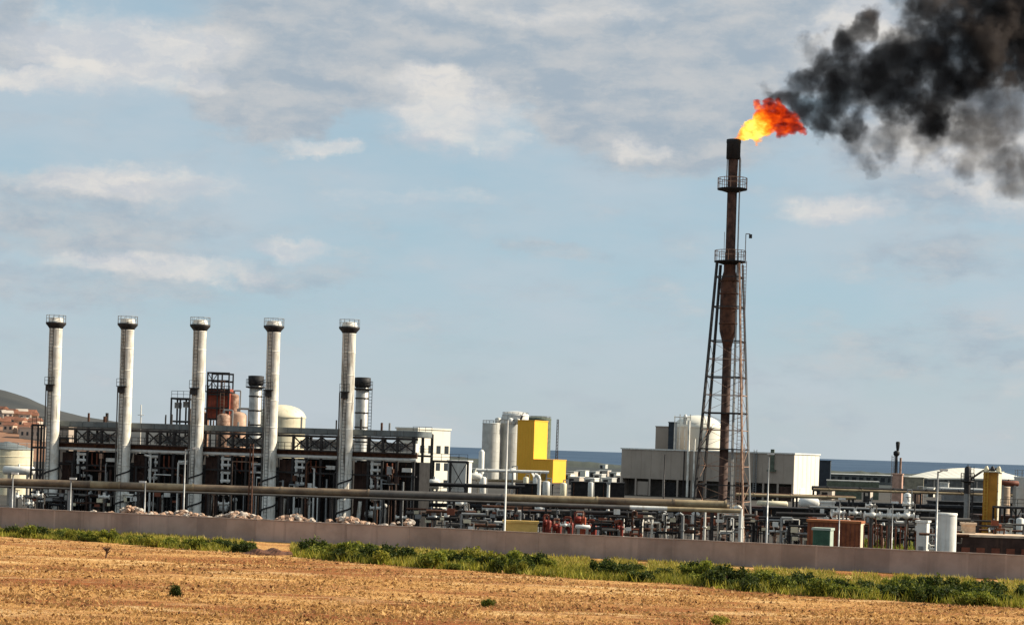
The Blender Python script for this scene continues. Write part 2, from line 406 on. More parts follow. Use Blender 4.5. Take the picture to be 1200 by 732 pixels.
# dry straw and clods lying on the field, far too many to count
def scatter_tufts(n, region, size, up, flat=False):
    """many little bent blades / flakes as loose triangles; region() gives (x, y, z, scale)"""
    V = np.zeros((n * 3, 3)); k_ = 0
    for i in range(n):
        x, y, z, s_ = region()
        a = random.random() * 6.283; w = size * s_ * (.25 + .4 * random.random()); h = up * s_ * (.5 + .8 * random.random())
        dx, dy = math.cos(a) * w, math.sin(a) * w
        lx, ly = (random.random() - .5) * h * 1.2, (random.random() - .5) * h * 1.2
        V[k_] = (x - dx, y - dy, z); V[k_ + 1] = (x + dx, y + dy, z); V[k_ + 2] = (x + lx, y + ly, z + h); k_ += 3
    return V
def tri_obj(name, V, m, parent=None, **tags):
    me = bpy.data.meshes.new(name); n = len(V) // 3
    me.vertices.add(len(V)); me.vertices.foreach_set('co', V.astype(np.float32).ravel())
    me.loops.add(len(V)); me.loops.foreach_set('vertex_index', np.arange(len(V), dtype=np.int32))
    me.polygons.add(n); me.polygons.foreach_set('loop_start', np.arange(0, len(V), 3, dtype=np.int32))
    me.update(); me.materials.append(m)
    return link(name, me, parent, **tags)
def field_pt():
    while True:
        px = random.uniform(-60, 1260); py = random.uniform(628, 760)
        t = strip_bot(px)
        if py > t - 3: break
    g = gxy(px, py); return g.x, g.y, .03, 1.0 if random.random() < .9 else 1.7
def interp(x, tab):
    for (a, b_), (c_, d_) in zip(tab[:-1], tab[1:]):
        if x <= c_: return b_ + (d_ - b_) * (x - a) / (c_ - a)
    return tab[-1][1]
STRIP_BOT = [(-200, 618), (0, 629), (100, 635), (200, 643), (290, 648), (400, 658), (500, 667), (600, 672), (680, 680), (800, 686), (900, 696), (1000, 703), (1100, 708), (1200, 713), (1400, 727)]
STRIP_TOP = [(-200, 614), (0, 621), (100, 626), (200, 631), (290, 637), (400, 643), (500, 647), (600, 653), (700, 657), (800, 663), (900, 669), (1000, 674), (1100, 679), (1200, 684), (1400, 694)]
def strip_bot(px): return interp(px, STRIP_BOT)
def strip_top(px): return interp(px, STRIP_TOP)
tri_obj('straw_litter', scatter_tufts(64000, field_pt, .20, .15), leaf_dry, kind='stuff')
clodm = mat('soil_clods', (.32, .14, .055), .95, 0, .5, 2.0, island=.7)
tri_obj('soil_clods', scatter_tufts(9000, field_pt, .34, .11), clodm, kind='stuff')

# hills
hm = mat('scrub_hillside', (.046, .045, .040), .95, 0, .45, .012, col2=(.026, .029, .030), bump=.2)
def hill_h(x, y):
    px = HX + FPX * x / y
    prof = interp(px, [(-700, 330), (-300, 395), (-120, 432), (0, 456), (30, 464), (60, 477), (100, 490), (150, 497), (240, 505), (420, 516), (480, 521)])
    top = (508 + .0315 * px - prof) / FPX * 2150 + 12 if px < 470 else 0
    e = max(0, 1 - abs(y - 2150) / 420.0)
    return max(-3, top * (e ** .7) + (math.sin(x * .021 + y * .013) * 1.4 + math.sin(x * .067) * .8) * e) if e > 0 else -3
sheet('hill', [-1400 + 12 * i for i in range(113)], [1740 + 35 * i for i in range(24)], hill_h, hm)
em = mat('red_earth_slope', (.28, .14, .075), .95, 0, .5, .03, col2=(.15, .08, .05), bump=.3)
def knoll_h(x, y):
    px = HX + FPX * x / y
    e = max(0, 1 - abs(y - 1120) / 240.0); s_ = interp(px, [(-400, 1.6), (0, 1.0), (40, .95), (70, .6), (130, .1), (180, 0)])
    return 21 * s_ * math.sin(e * math.pi / 2) - .5 + .5 * math.sin(x * .11) * e
sheet('slope', [-620 + 10 * i for i in range(48)], [880 + 20 * i for i in range(25)], knoll_h, em)

# ================================================================== PERIMETER WALL
wallmat = mat('rendered_wall', (.45, .325, .27), .9, 0, .30, .22, streak=((.27, .20, .165), .5, 1.1), bump=.25)
copemat = mat('wall_coping', (.40, .30, .25), .9, 0, .3, .6)
wlen_pan, WH = 4.0, 2.64
ang = math.atan2(wdir.y, wdir.x)
wall = thing('perimeter_wall', 'long plain brownish concrete wall between the stubble field and the plant', 'wall', (WL.x, WL.y, 0), rz=ang)
N = NT(wallmat.node_tree); bsdf = N.n['Principled BSDF']; src = bsdf.inputs['Base Color'].links[0].from_socket
oi = N.new('ShaderNodeObjectInfo'); hs = N.new('ShaderNodeHueSaturation'); N.l.new(src, hs.inputs['Color'])
N.l.new(N.smooth(oi.outputs['Random'], 0, 1, .86, 1.10, 'LINEAR'), hs.inputs['Value']); N.l.new(hs.outputs[0], bsdf.inputs['Base Color'])
pan = MB(); pan.box(0.02, 0, -.2, wlen_pan - .02, .22, WH - .12); pan = pan.mesh('panel', wallmat)
pst = MB(); pst.box(-.13, -.035, -.2, .13, .26, WH - .10); pst = pst.mesh('post', wallmat)
cop = MB(); cop.box(.01, -.06, WH - .12, wlen_pan - .01, .28, WH); cop = cop.mesh('coping', copemat)
for i in range(-5, 37):
    link('panel', pan, wall, (i * wlen_pan, 0, random.uniform(-.015, .015)))
    link('coping', cop, wall, (i * wlen_pan, 0, random.uniform(-.015, .015)))
    link('post', pst, wall, (i * wlen_pan, 0, 0))

# ================================================================== VEGETATION
def leaf_cloud(n, rx, ry, rz, size, clumps=9, seed=0):
    rg = np.random.default_rng(seed); V = []
    cs = [(rg.uniform(-.75, .75) * rx, rg.uniform(-.75, .75) * ry, rz * (.25 + .6 * rg.random()), .30 + .3 * rg.random()) for _ in range(clumps)]
    for i in range(n):
        cx, cy, cz, cr = cs[rg.integers(len(cs))]
        d = rg.normal(size=3); d /= np.linalg.norm(d); q = cr * rg.random() ** .4
        p = np.array([cx + d[0] * q * rx, cy + d[1] * q * ry, max(.03, cz + d[2] * q * rz)])
        a, b_ = rg.normal(size=3), rg.normal(size=3); a /= np.linalg.norm(a); b_ -= a * a.dot(b_); b_ /= np.linalg.norm(b_)
        s_ = size * rg.uniform(.6, 1.4)
        V += [p - a * s_ * .5, p + a * s_ * .5, p + b_ * s_ * 1.1]
    return np.array(V)
def stems(rx, rz, n=5, seed=0):
    rg = random.Random(seed); b = MB()
    for i in range(n):
        a = rg.random() * 6.283; b.tube((0, 0, -.05), (math.cos(a) * rx * .5, math.sin(a) * rx * .5, rz * .75), .03, .01, 5)
    return b
bush_proto = []
for i in range(6):
    lm = (leaf_dark, leaf_mid, leaf_yel)[i % 3]
    me = tri_obj('foliage', leaf_cloud(1500, 1.3, 1.0, .95 + .12 * (i % 2), .16, 10, 20 + i), lm)
    st = stems(1.3, 1.0, 6, i).obj('stem', twig)
    bush_proto.append((me.data, st.data)); bpy.data.objects.remove(me); bpy.data.objects.remove(st)
BUSHLAB = ['dark green weedy bush in the strip at the wall foot', 'mid green leafy bush in the strip at the wall foot', 'yellow green bush in the strip at the wall foot']
LANDMARK = [(30, 'the pale left tank'), (60, 'the leftmost tall stack'), (100, 'the first grey roof'), (144, 'the second tall stack'), (186, 'the second grey roof'), (229, 'the middle tall stack'), (272, 'the third grey roof'), (315, 'the fourth tall stack'), (360, 'the fourth grey roof'),
            (404, 'the rightmost tall stack'), (450, 'the fifth grey roof'), (505, 'the white block building'), (552, 'the small white house'), (594, 'the white pole'), (640, 'the yellow wing'), (690, 'the red pumps'), (740, 'the warehouse left end'), (790, 'the warehouse middle'), (850, 'the flare tower'), (900, 'the pale lamp post'),
            (940, 'the bright warehouse end'), (975, 'the green container'), (1020, 'the white valves'), (1060, 'the vent column'), (1110, 'the near white tank'), (1160, 'the orange tower'), (1200, 'the right picture edge')]
def near(px): return min(LANDMARK, key=lambda q: abs(q[0] - px))[1]
def bush(px, py, variant, s, label=None, sz=1.0):
    g = gxy(px, py)
    where = (py - strip_top(px)) / (strip_bot(px) - strip_top(px))
    blab = ('large ' if s > 1.0 else 'low ' if s < .6 else '') + ['dark green', 'mid green', 'yellow green'][variant % 3] + (' bush by the wall' if where < .55 else ' bush by the field' if where > .75 else ' bush mid strip') + ' below ' + near(px)
    t = thing('bush', label or blab, 'bush', (g.x, g.y, .02), None if label else 'bushes along the wall foot', random.random() * 6.28)
    t.scale = (s, s, s * sz)
    link('foliage', bush_proto[variant][0], t); link('stem', bush_proto[variant][1], t)
def strip_pt():
    while True:
        px = random.uniform(-80, 1290)
        if 300 < px < 343: continue
        a, b_ = strip_top(px) - (1 if px < 300 else 0), strip_bot(px); t = random.random()
        g = gxy(px, a + (b_ - a) * t); break
    return g.x, g.y, .02, (.8 if px < 330 else 1.0) * random.uniform(.6, 1.25) * (.55 + .75 * t)
tri_obj('grass', scatter_tufts(64000, strip_pt, .13, .58), leaf_yel, kind='stuff')
def verge_pt():
    px = random.uniform(-60, 1280); a, b_ = strip_top(px) - 2, strip_bot(px)
    while math.sin(px * .11) + math.sin(px * .043 + 2) > .9 or 298 < px < 340: px = random.uniform(-60, 1280)
    a, b_ = strip_top(px) - 2, strip_bot(px)
    g = gxy(px, a + (b_ - a) * .55 * random.random() ** 1.4); return g.x, g.y, .02, random.uniform(.6, 1.3)
tri_obj('dry_grass', scatter_tufts(22000, verge_pt, .16, .42), leafmat('dry_verge', (.20, .19, .03), (.46, .40, .07), (.58, .44, .16)), kind='stuff')
for i in range(250):
    px = random.uniform(-40, 1240)
    if 292 < px < 352 or 630 < px < 680 and random.random() < .8: continue
    a, b_ = strip_top(px), strip_bot(px); q = random.random()
    v_ = random.choice([0, 1, 1, 3, 4, 2, 5] if px < 700 else [0, 3, 0, 1, 4, 3])
    bush(px, a + (b_ - a) * (.50 + .48 * q), v_, random.uniform(.6, 1.15) * (.75 if px < 300 else 1.0), None, random.uniform(.8, 1.5))
bush(545, 664, 0, 1.25, 'largest dark green bush, at the middle of the strip below the white pole')
bush(522, 663, 3, 1.0, 'dark green bush just left of the largest bush in the strip')
bush(572, 666, 3, 1.05, 'dark green bush just right of the largest bush in the strip')
bush(378, 653, 1, .95, 'green bush right beside the bare soil mound')
bush(1112, 705, 3, 1.1, 'dark rounded bush near the right end of the strip below the white tank')
bush(752, 682, 0, 1.0, 'dark bush in the strip below the grey warehouse')
g = gxy(205, 699)
t = thing('weed', 'small dark green weed standing alone in the open field', 'plant', (g.x, g.y, 0)); t.scale = (.42, .42, .95)
link('foliage', bush_proto[0][0], t); link('stem', bush_proto[0][1], t)
g = gxy(572, 711)
t = thing('weed', 'low dry weed in the open field below the middle bushes', 'plant', (g.x, g.y, 0)); t.scale = (.42, .42, .55)
link('foliage', bush_proto[4][0], t); link('stem', bush_proto[4][1], t)
g = gxy(845, 733)
t = thing('weed', 'yellowish weed tuft in the field at the bottom edge', 'plant', (g.x, g.y, 0)); t.scale = (.6, .5, .6)
link('foliage', bush_proto[2][0], t); link('stem', bush_proto[2][1], t)
g = gxy(124, 655)
t = thing('dead_shrub', 'bare reddish brown dead shrub at the edge of the green strip', 'plant', (g.x, g.y, 0))
b = MB(); b.tube((0, 0, -.05), (.05, 0, .8), .11, .08, 6); b.obj('trunk', twig, t)
b = MB()
for i in range(26):
    a = random.random() * 6.28; h0 = random.uniform(.5, .9); l = random.uniform(.4, .9)
    b.tube((.05, 0, h0), (.05 + math.cos(a) * l * .55, math.sin(a) * l * .4, h0 + l * random.uniform(.4, 1)), .05, .02, 5)
b.obj('branches', twig, t)
g = gxy(316, 650)
b = MB(); pts = []
nx_, ny_ = 26, 12
for j in range(ny_ + 1):
    for i in range(nx_ + 1):
        u, v = i / nx_ * 2 - 1, j / ny_ * 2 - 1
        q = max(0, 1 - u * u - v * v)
        pts.append((u * 2.9, v * 1.8, .62 * q ** .7 * (1 + .25 * math.sin(9 * u + 3 * v)) + .10 * random.random() * (q > 0) - .05))
b.add(pts, [(j * (nx_ + 1) + i, j * (nx_ + 1) + i + 1, (j + 1) * (nx_ + 1) + i + 1, (j + 1) * (nx_ + 1) + i) for j in range(ny_) for i in range(nx_)], False)
soilm = mat('dug_soil', (.14, .058, .030), .95, 0, .6, 1.5, bump=.5)
o = b.obj('soil_mound', soilm, None, label='heap of dug reddish brown soil in the gap of the green strip', category='mound'); o.location = (g.x, g.y, 0)

# ================================================================== TALL STACKS
stk = [(65, 370, 60, 304), (149, 371, 144, 301), (234, 373, 229, 298), (321, 374, 315, 295), (409, 375, 404, 292)]
def make_stack(label, H, r, group, mshell, cap_r=1.55):
    t = thing('exhaust_stack', label, 'chimney', (0, 0, 0), group)
    b = MB(); b.lathe([(r * 1.35, 0), (r * 1.35, .5), (r * 1.02, .55), (r * 1.02, H * .24), (r, H * .26), (r, H - 1.0), (r * 1.06, H - .9), (r * 1.06, H - .35), (r * .8, H - .3)], 24); b.obj('shell', mshell, t)
    for z in (H * .26, H * .36, H * .47, H * .60, H * .73, H * .84, H * .93):
        b = MB(); b.lathe([(r * 1.0, z), (r * 1.035, z + .01), (r * 1.035, z + .10), (r * 1.0, z + .11)], 24); b.obj('flange', stackpaint, t)
    b = MB(); b.lathe([(r * .98, H - 1.95), (r * 1.15, H - 1.7), (r * cap_r, H - 1.25), (r * cap_r, H - 1.0), (r * .98, H - .99)], 20); d = b.obj('platform', darksteel, t)
    railing(r * cap_r - .05, H - 1.0, 1.05, 12).obj('railing', galv, d)
    b = MB(); b.lathe([(r * 1.15, H - .985), (r * 1.15, H - .72), (r * 1.02, H - .64), (r * 1.0, H - .6)], 20); b.obj('cap', mshell, t)
    z = H * .655
    b = MB(); b.box(-r * 1.15, -r * 1.5, z - .14, r * .35, -r * .8, z); b.box(-r * .9, -r * 1.3, z - 1.0, r * .1, -r * .75, z - .143); b.bar((-r * .4, -r * 1.45, z - .1), (-r * .4, -r * .9, z - 1.1), .12); d = b.obj('platform', darksteel, t)
    b = MB()
    for x in (-1.12, -.4, .32): b.bar((x * r, -r * 1.52, z), (x * r, -r * 1.52, z + 1.05), .06)
    b.bar((-r * 1.12, -r * 1.52, z + 1.05), (r * .32, -r * 1.52, z + 1.05), .06); b.bar((-r * 1.12, -r * 1.52, z + .55), (r * .32, -r * 1.52, z + .55), .05); b.obj('railing', darksteel, d)
    ladder(-r * .35, -r * 1.16, .5, H - 1.0, .5, .5, .07).obj('ladder', darksteel, t)
    b = MB()
    for i in range(46):                           # dark bars in a spiral round the lower shell
        a0, a1 = i * .42, (i + 1) * .42; z0, z1 = H * .03 + i * .138, H * .03 + (i + 1) * .138
        b.bar((r * 1.06 * math.cos(a0), r * 1.06 * math.sin(a0), z0), (r * 1.06 * math.cos(a1), r * 1.06 * math.sin(a1), z1), .10, .22)
    b.obj('spiral_bar', darksteel, t)
    b = MB(); b.tube((-r * 1.12, -r * .5, 2), (-r * 1.12, -r * .5, H * .65), .10, n=6); b.obj('riser_pipe', greypipe, t)
    return t
SH = Z(149, 371, 301)
st0 = make_stack('', SH, .96, 'tall exhaust stacks in a row', stackpaint)
FUR = []
names5 = ['leftmost of the five tall pale stacks, below the hill', 'second tall pale stack from the left, near the thin white mast', 'middle of the five tall pale stacks, beside the rusty tower',
          'fourth tall pale stack, in front of the white dome', 'rightmost of the five tall pale stacks, hiding a shorter one']
for i, (px, py, pb, Y) in enumerate(stk):
    loc = (X((px + pb) / 2, 480, Y), Y, 0)
    if i == 0: st0.location = loc; st0['label'] = names5[0]
    else: copy_tree(st0, loc, names5[i], rz=(0, 0, 0, 0, .05)[i])
    FUR.append(loc)
# two shorter silver stacks behind
def make_short(label, px, ptop, Y, r):
    H = Z(px, ptop, Y); x = X(px, 480, Y)
    t = thing('vent_stack', label, 'chimney', (x, Y, 0), 'short silver stacks')
    b = MB(); b.lathe([(r, 0), (r, H - .3), (r * .8, H - .1)], 20); b.obj('shell', silver, t)
    for q in range(6):
        z = H * (.35 + q * .1); b = MB(); b.lathe([(r * 1.0, z), (r * 1.08, z + .01), (r * 1.08, z + .2), (r, z + .21)], 18); b.obj('flange', darksteel, t)
    b = MB(); b.lathe([(r * .95, H - 1.7), (r * 1.25, H - 1.3), (r * 1.25, H - .05), (r * .9, H)], 18); b.obj('cap', blacksteel, t)
    b = MB(); b.lathe([(r, H - 2.0), (r * 1.6, H - 1.85), (r * 1.6, H - 1.7), (r, H - 1.68)], 18); d = b.obj('platform', darksteel, t)
    railing(r * 1.55, H - 1.7, 1.1, 10, t=.06).obj('railing', darksteel, d)
    ladder(r * 1.25, 0, 2, H - 1.8, .5, .5, .09).obj('ladder', darksteel, t)
make_short('short silver stack with black cap just left of the fourth tall stack', 299, 440, 318, .98)
make_short('short silver stack with black cap just right of the fifth tall stack', 424, 442, 316, 1.0)

# ================================================================== FURNACE UNITS behind the stacks
def bolt_x(b, x0, z0, x1, z1, y, t=.16):
    b.bar((x0, y, z0), (x1, y, z1), t); b.bar((x0, y, z1), (x1, y, z0), t)
def make_furnace():
    t = thing('furnace', '', 'furnace', (0, 0, 0), 'furnace units behind the tall stacks')
    b = MB(); b.box(.6, 3.2, 0, 10.1, 8.2, 9.6); b.obj('shade_casing', blackcase, t)  # black box puts the deep shade under the roof into its colour
    b = MB()
    for i in range(9): b.box(.9 + i * 1.02, 3.02, .4, 1.0 + i * 1.02, 3.2, 9.4)
    b.obj('casing_rib', brownpanel, t, kind='stuff')
    for i in range(2):
        b = MB(); b.box(.75 + i * 1.08, 1.9, 1.0, 1.80 + i * 1.08, 2.6, 9.4); b.obj('side_panel', brownpanel, t)
    b = MB(); b.box(.1, 1.2, 13.15, 10.3, 8.4, 13.25); b.obj('roof_deck', darksteel, t)
    for i in range(5):
        x0 = .15 + i * 2.03; b = MB(); b.box(x0, 1.25, 13.26, x0 + 1.97, 8.3, 14.05); b.obj('roof_duct', greyroof, t)
    cols = [(3.0, 1.4), (5.1, 1.4), (7.3, 1.4), (9.8, 1.4), (3.0, 8.6), (7.3, 8.6)]
    for x, y in cols:
        b = MB(); b.bar((x, y, 0), (x, y, 13.1), .34); b.obj('column', darksteel, t)
    for z, h in ((10.55, .75), (12.9, .35), (5.0, .4), (7.6, .22)):
        b = MB(); b.box(.1, 1.15, z - h / 2, 10.3, 1.55, z + h / 2); b.obj('beam', rust if z == 10.55 else darksteel, t)
    for x0, x1 in ((3.0, 5.1), (5.1, 7.3), (7.3, 9.8)):
        b = MB(); bolt_x(b, x0, 11.0, x1, 12.8, 1.45, .17); b.obj('brace', darksteel, t)
    for x0 in (3.3, 5.5, 7.6):                    # white fan boxes between the trusses
        b = MB(); b.box(x0, 3.3, 11.05, x0 + 1.6, 5.5, 12.3); b.obj('fan_box', white if x0 != 5.5 else galv, t)
    b = MB(); b.tube((-.4, 1.0, 9.95), (10.3, 1.0, 9.95), .24, n=10); b.obj('white_pipe', white, t)
    b = MB()
    for i in range(11): b.bar((.1 + i, .3, 10.9), (.1 + i, .3, 11.9), .07)
    b.bar((.1, .3, 11.9), (10.2, .3, 11.9), .08); b.bar((.1, .3, 11.4), (10.2, .3, 11.4), .06)
    b.obj('railing', darksteel, t)
    b = MB(); b.box(.1, .2, 10.75, 10.2, 1.1, 10.88); b.obj('walkway', darksteel, t)
    # white burner manifolds on the front
    b = MB()
    for z in (6.0, 7.2, 8.3, 9.2): b.tube((3.3, 1.6, z), (5.0, 1.6, z), .24, n=8)
    b.tube((3.5, 1.6, 5.7), (3.5, 1.6, 9.6), .22, n=8); b.tube((4.4, 1.6, 5.7), (4.4, 1.6, 9.4), .13, n=8)
    b.obj('burner_manifold', white, t)
    b = MB()
    for x in (5.6, 6.4, 7.0): b.path([(x, 1.9, 9.4), (x, 1.9, 7.8), (x + .7, 1.9, 7.2)], .13, 8)
    b.obj('feed_pipe', redbrown, t)
    b = MB(); b.box(8.0, 1.6, 8.2, 9.4, 2.4, 8.75); b.obj('control_box', white, t)
    b = MB(); b.tube((8.2, 1.7, .2), (8.2, 1.7, 6.8), .17, n=8); b.tube((9.3, 2.3, .2), (9.3, 2.3, 7.9), .12, n=8); b.obj('drain_pipe', galv, t)
    # lower legs and fuel drums
    b = MB(); b.hcyl((3.4, 2.2, 2.0), .55, 1.6); b.obj('drum', white, t)
    b = MB(); b.tube((5.6, 1.8, .2), (5.6, 1.8, 3.4), .22, n=8); b.obj('stand_pipe', stackpaint, t); b = MB(); b.tube((1.6, 1.5, .1), (1.9, 1.5, 3.8), .30, n=8); b.obj('stand_pipe', stackpaint, t)
    b = MB(); b.ball((5.6, 1.7, 3.3), .38); b.obj('valve_head', white, t)
    return t
fu = make_furnace()
fl = ['black furnace under the grey roof right of the leftmost tall stack', 'black furnace under the grey roof right of the second tall stack', 'black furnace under the grey roof right of the middle tall stack',
      'black furnace under the grey roof right of the fourth tall stack', 'black furnace under the grey roof right of the rightmost tall stack']
rowang = math.atan2(FUR[4][1] - FUR[0][1], FUR[4][0] - FUR[0][0])
for i, l in enumerate(FUR):
    if i == 0: fu.location = l; fu['label'] = fl[0]; fu.rotation_euler = (0, 0, rowang)
    else: copy_tree(fu, l, fl[i], rz=rowang)
exec_later = []
# ================================================================== GENERIC PLANT ITEMS
def T(name, label, cat, px, py, Y, group=None, rz=0.0): return thing(name, label, cat, (X(px, py, Y), Y, 0), group, rz)
def tank(name, label, px, py_top, Y, rpx, m, roof='dome', rise=.25, group=None, roofm=None, stairs=True, rail=True, base=0.0, cat='tank'):
    r = S(rpx, Y); H = Z(px, py_top, Y); t = T(name, label, cat, px, (py_top + 560) / 2, Y, group)
    b = MB(); n = 28
    hs = H - rise * r
    b.lathe([(r, base), (r, hs)], n); b.obj('shell', m, t)
    b = MB()
    for q in range(1, 6 if rail else 1): z = base + (hs - base) * q / 6; b.lathe([(r * 1.0, z), (r + .05, z + .01), (r + .05, z + .14), (r, z + .15)], n)
    if rail: b.obj('shell_ring', m, t, kind='stuff')
    b = MB()
    if roof == 'dome': b.lathe([(r * 1.03, hs + .004), (r * 1.03, hs + .18)] + [(r * math.cos(a), hs + .18 + (H - hs) * math.sin(a)) for a in [i * math.pi / 16 for i in range(1, 8)]] + [(.02, H + .18)], n)
    elif roof == 'cone': b.lathe([(r * 1.03, hs + .004), (r * 1.03, hs + .18), (.3, H)], n)
    else: b.lathe([(r * 1.04, hs + .004), (r * 1.04, hs + .25), (r * .95, hs + .26)], n)
    b.obj('roof', roofm or m, t)
    if rail: railing(r * .96, hs + .2, 1.1, 14, t=max(.05, S(.45, Y))).obj('railing', galv, t)
    if stairs:
        w = max(.07, S(.5, Y)); b = MB(); k_ = 22
        for i in range(k_):
            a0, a1 = 3.6 + i * .075, 3.6 + (i + 1) * .075; z0, z1 = base + (hs - base) * i / k_, base + (hs - base) * (i + 1) / k_
            p0 = (math.cos(a0) * (r + .35), math.sin(a0) * (r + .35)); p1 = (math.cos(a1) * (r + .35), math.sin(a1) * (r + .35))
            b.bar((*p0, z0), (*p1, z1), .5, w * 1.2); b.bar((*p0, z0 + 1), (*p1, z1 + 1), w)
        b.obj('stair', darksteel, t)
    return t
def block(name, label, cat, px, py, Y, L, D, H, m, yaw=0, corner='c', group=None, roofm=None, z0=0, trim=None, parapet=.15, ribs=0, ribm=None):
    """a rectangular building; corner 'c': centred on px; 'nr': px is its near right corner; yaw degrees clockwise"""
    t = T(name, label, cat, px, py, Y, group, -R(yaw))
    x0, x1 = (-L / 2, L / 2) if corner == 'c' else (-L, 0.0)
    b = MB(); b.box(x0, 0, z0, x1, D, H); b.obj('wall', m, t)
    b = MB(); e = parapet; b.box(x0 - e, -e, H + .003, x1 + e, D + e, H + .28); b.obj('roof', roofm or m, t)
    if ribs:
        b = MB(); nr_ = int(L / ribs)
        for i in range(1, nr_): b.box(x0 + i * L / nr_ - .06, -.05, z0 + .1, x0 + i * L / nr_ + .06, -.001, H - .05)
        nd = max(2, int(D / ribs))
        for i in range(1, nd): b.box(x1 + .001, i * D / nd - .06, z0 + .1, x1 + .05, i * D / nd + .06, H - .05)
        b.obj('cladding_rib', ribm or m, t)
    return t, x0, x1
def post_lamp(label, px, ptop, pbot_Y, m, arm=0.0, group='lamp posts around the plant', r=.11, head=True):
    Y = pbot_Y; H = Z(px, ptop, Y); t = T('lamp_post', label, 'lamp post', px, ptop + 40, Y, group)
    b = MB(); b.lathe([(r * 2, 0), (r * 2, .3), (r * 1.2, .32), (r * .75, H)], 8); b.obj('pole', m, t)
    if head:
        b = MB(); b.tube((0, 0, H - .15), (arm, -.2, H + .15), r * .55, n=6); b.obj('arm', m, t)
        b = MB(); b.box(arm - .42, -.45, H + .08, arm + .42, .05, H + .30); h = b.obj('lamp_head', lamp_glass, t)
        b = MB(); b.box(arm - .36, -.40, H + .04, arm + .36, 0, H + .078); b.obj('lens', lamp_glass, h)
    return t
def vessel_v(name, label, px, ptop, Y, rpx, m, group=None, legs=True, zb=.9):
    r = S(rpx, Y); H = max(Z(px, ptop, Y), zb + 1.2 * r + .3); t = T(name, label, 'vessel', px, ptop + 15, Y, group)
    b = MB(); b.lathe([(r * .3, zb - .45 * r), (r * .8, zb - .2 * r), (r, zb), (r, H - .45 * r), (r * .8, H - .2 * r), (r * .3, H - .02 * r), (.02, H)], 16); b.obj('shell', m, t)
    for i in range(4):
        a = i * math.pi / 2 + .6; b = MB(); b.bar((r * .85 * math.cos(a), r * .85 * math.sin(a), 0), (r * .85 * math.cos(a), r * .85 * math.sin(a), zb + .2), .12); b.obj('leg', darksteel, t)
    b = MB(); b.tube((0, 0, H - .05), (0, 0, H + .5), r * .18, n=8); b.path([(0, 0, H + .5), (r * 1.25, 0, H + .5), (r * 1.25, 0, .3)], r * .14, 8); b.obj('pipe', galv, t)
    return t
def vessel_h(name, label, px, py, Y, rpx, Lpx, m, group=None, axis='x'):
    r = S(rpx, Y); L = S(Lpx, Y); zc = max(Z(px, py, Y), r + .25); t = T(name, label, 'vessel', px, py, Y, group)
    b = MB(); b.hcyl((0, 0, zc), r, L, 16, .4, axis); b.obj('shell', m, t)
    for s_ in (-.32, .32):
        b = MB(); b.cbox((s_ * L, 0, 0) if axis == 'x' else (0, s_ * L, 0), .35, r * 1.5, zc - r * .7); b.obj('saddle', concrete, t)
    b = MB(); b.tube((0, 0, zc + r * .95), (0, 0, zc + r * 1.5), r * .25, n=8); b.obj('nozzle', m, t)
    return t
def valve(label, px, py, Y, m, group, s=1.0):
    zc = max(Z(px, py, Y), .7); t = T('valve', label, 'valve', px, py, Y, group)
    b = MB(); b.tube((0, 0, 0), (0, 0, zc - .2 * s), .13 * s, n=8); b.path([(.7 * s, 0, zc), (1.0 * s, 0, zc), (1.0 * s, 0, zc - 1.2)], .11 * s, 8) if s < 1.15 else None; b.obj('stand_pipe', greypipe, t)
    b = MB(); b.ball((0, 0, zc), .40 * s, 12, 8, .8); b.cbox((0, 0, zc + .2 * s), .34 * s, .34 * s, .45 * s); b.obj('body', m, t)
    b = MB(); b.tube((-.75 * s, 0, zc), (.75 * s, 0, zc), .2 * s, n=8); b.tube((-.78 * s, 0, zc), (-.68 * s, 0, zc), .36 * s, n=12); b.tube((.68 * s, 0, zc), (.78 * s, 0, zc), .36 * s, n=12); b.obj('flange', m, t)
    b = MB(); b.tube((0, 0, zc + .45 * s), (0, 0, zc + .95 * s), .07 * s, n=6); b.ring(zc + .95 * s, .35 * s, .08 * s, 10); b.obj('hand_wheel', darksteel, t)
    return t
def rack(label, pts, Y, D, zlev, pipes, m=darksteel, colw=.3, group=None):
    """open steel pipe rack from px a to px b; pipes = [(z, y, r, material)]"""
    pa, pb, bay = pts
    xa, xb = X(pa, 575, Y), X(pb, 575, Y)
    t = thing('pipe_rack', label, 'pipe rack', (xa, Y, 0), group)
    L = xb - xa; n = max(1, round(L / bay))
    for i in range(n + 1):
        for y in (0, D):
            b = MB(); b.bar((i * L / n, y, 0), (i * L / n, y, max(zlev) + .1), colw); b.obj('column', m, t)
        for z in zlev:
            b = MB(); b.box(i * L / n - colw / 2.5, -.3, z - .17, i * L / n + colw / 2.5, D + .3, z - .01); b.obj('beam', m, t)
    for z, y, r, pm in pipes:
        b = MB(); b.tube((-.6, y, z), (L + .6, y, z), r, n=10)
        for i in range(0, int(L / 6)): b.tube((i * 6 + 2.2, y, z), (i * 6 + 2.42, y, z), r * 1.22, n=10)
        b.obj('pipe', pm, t)
    return t

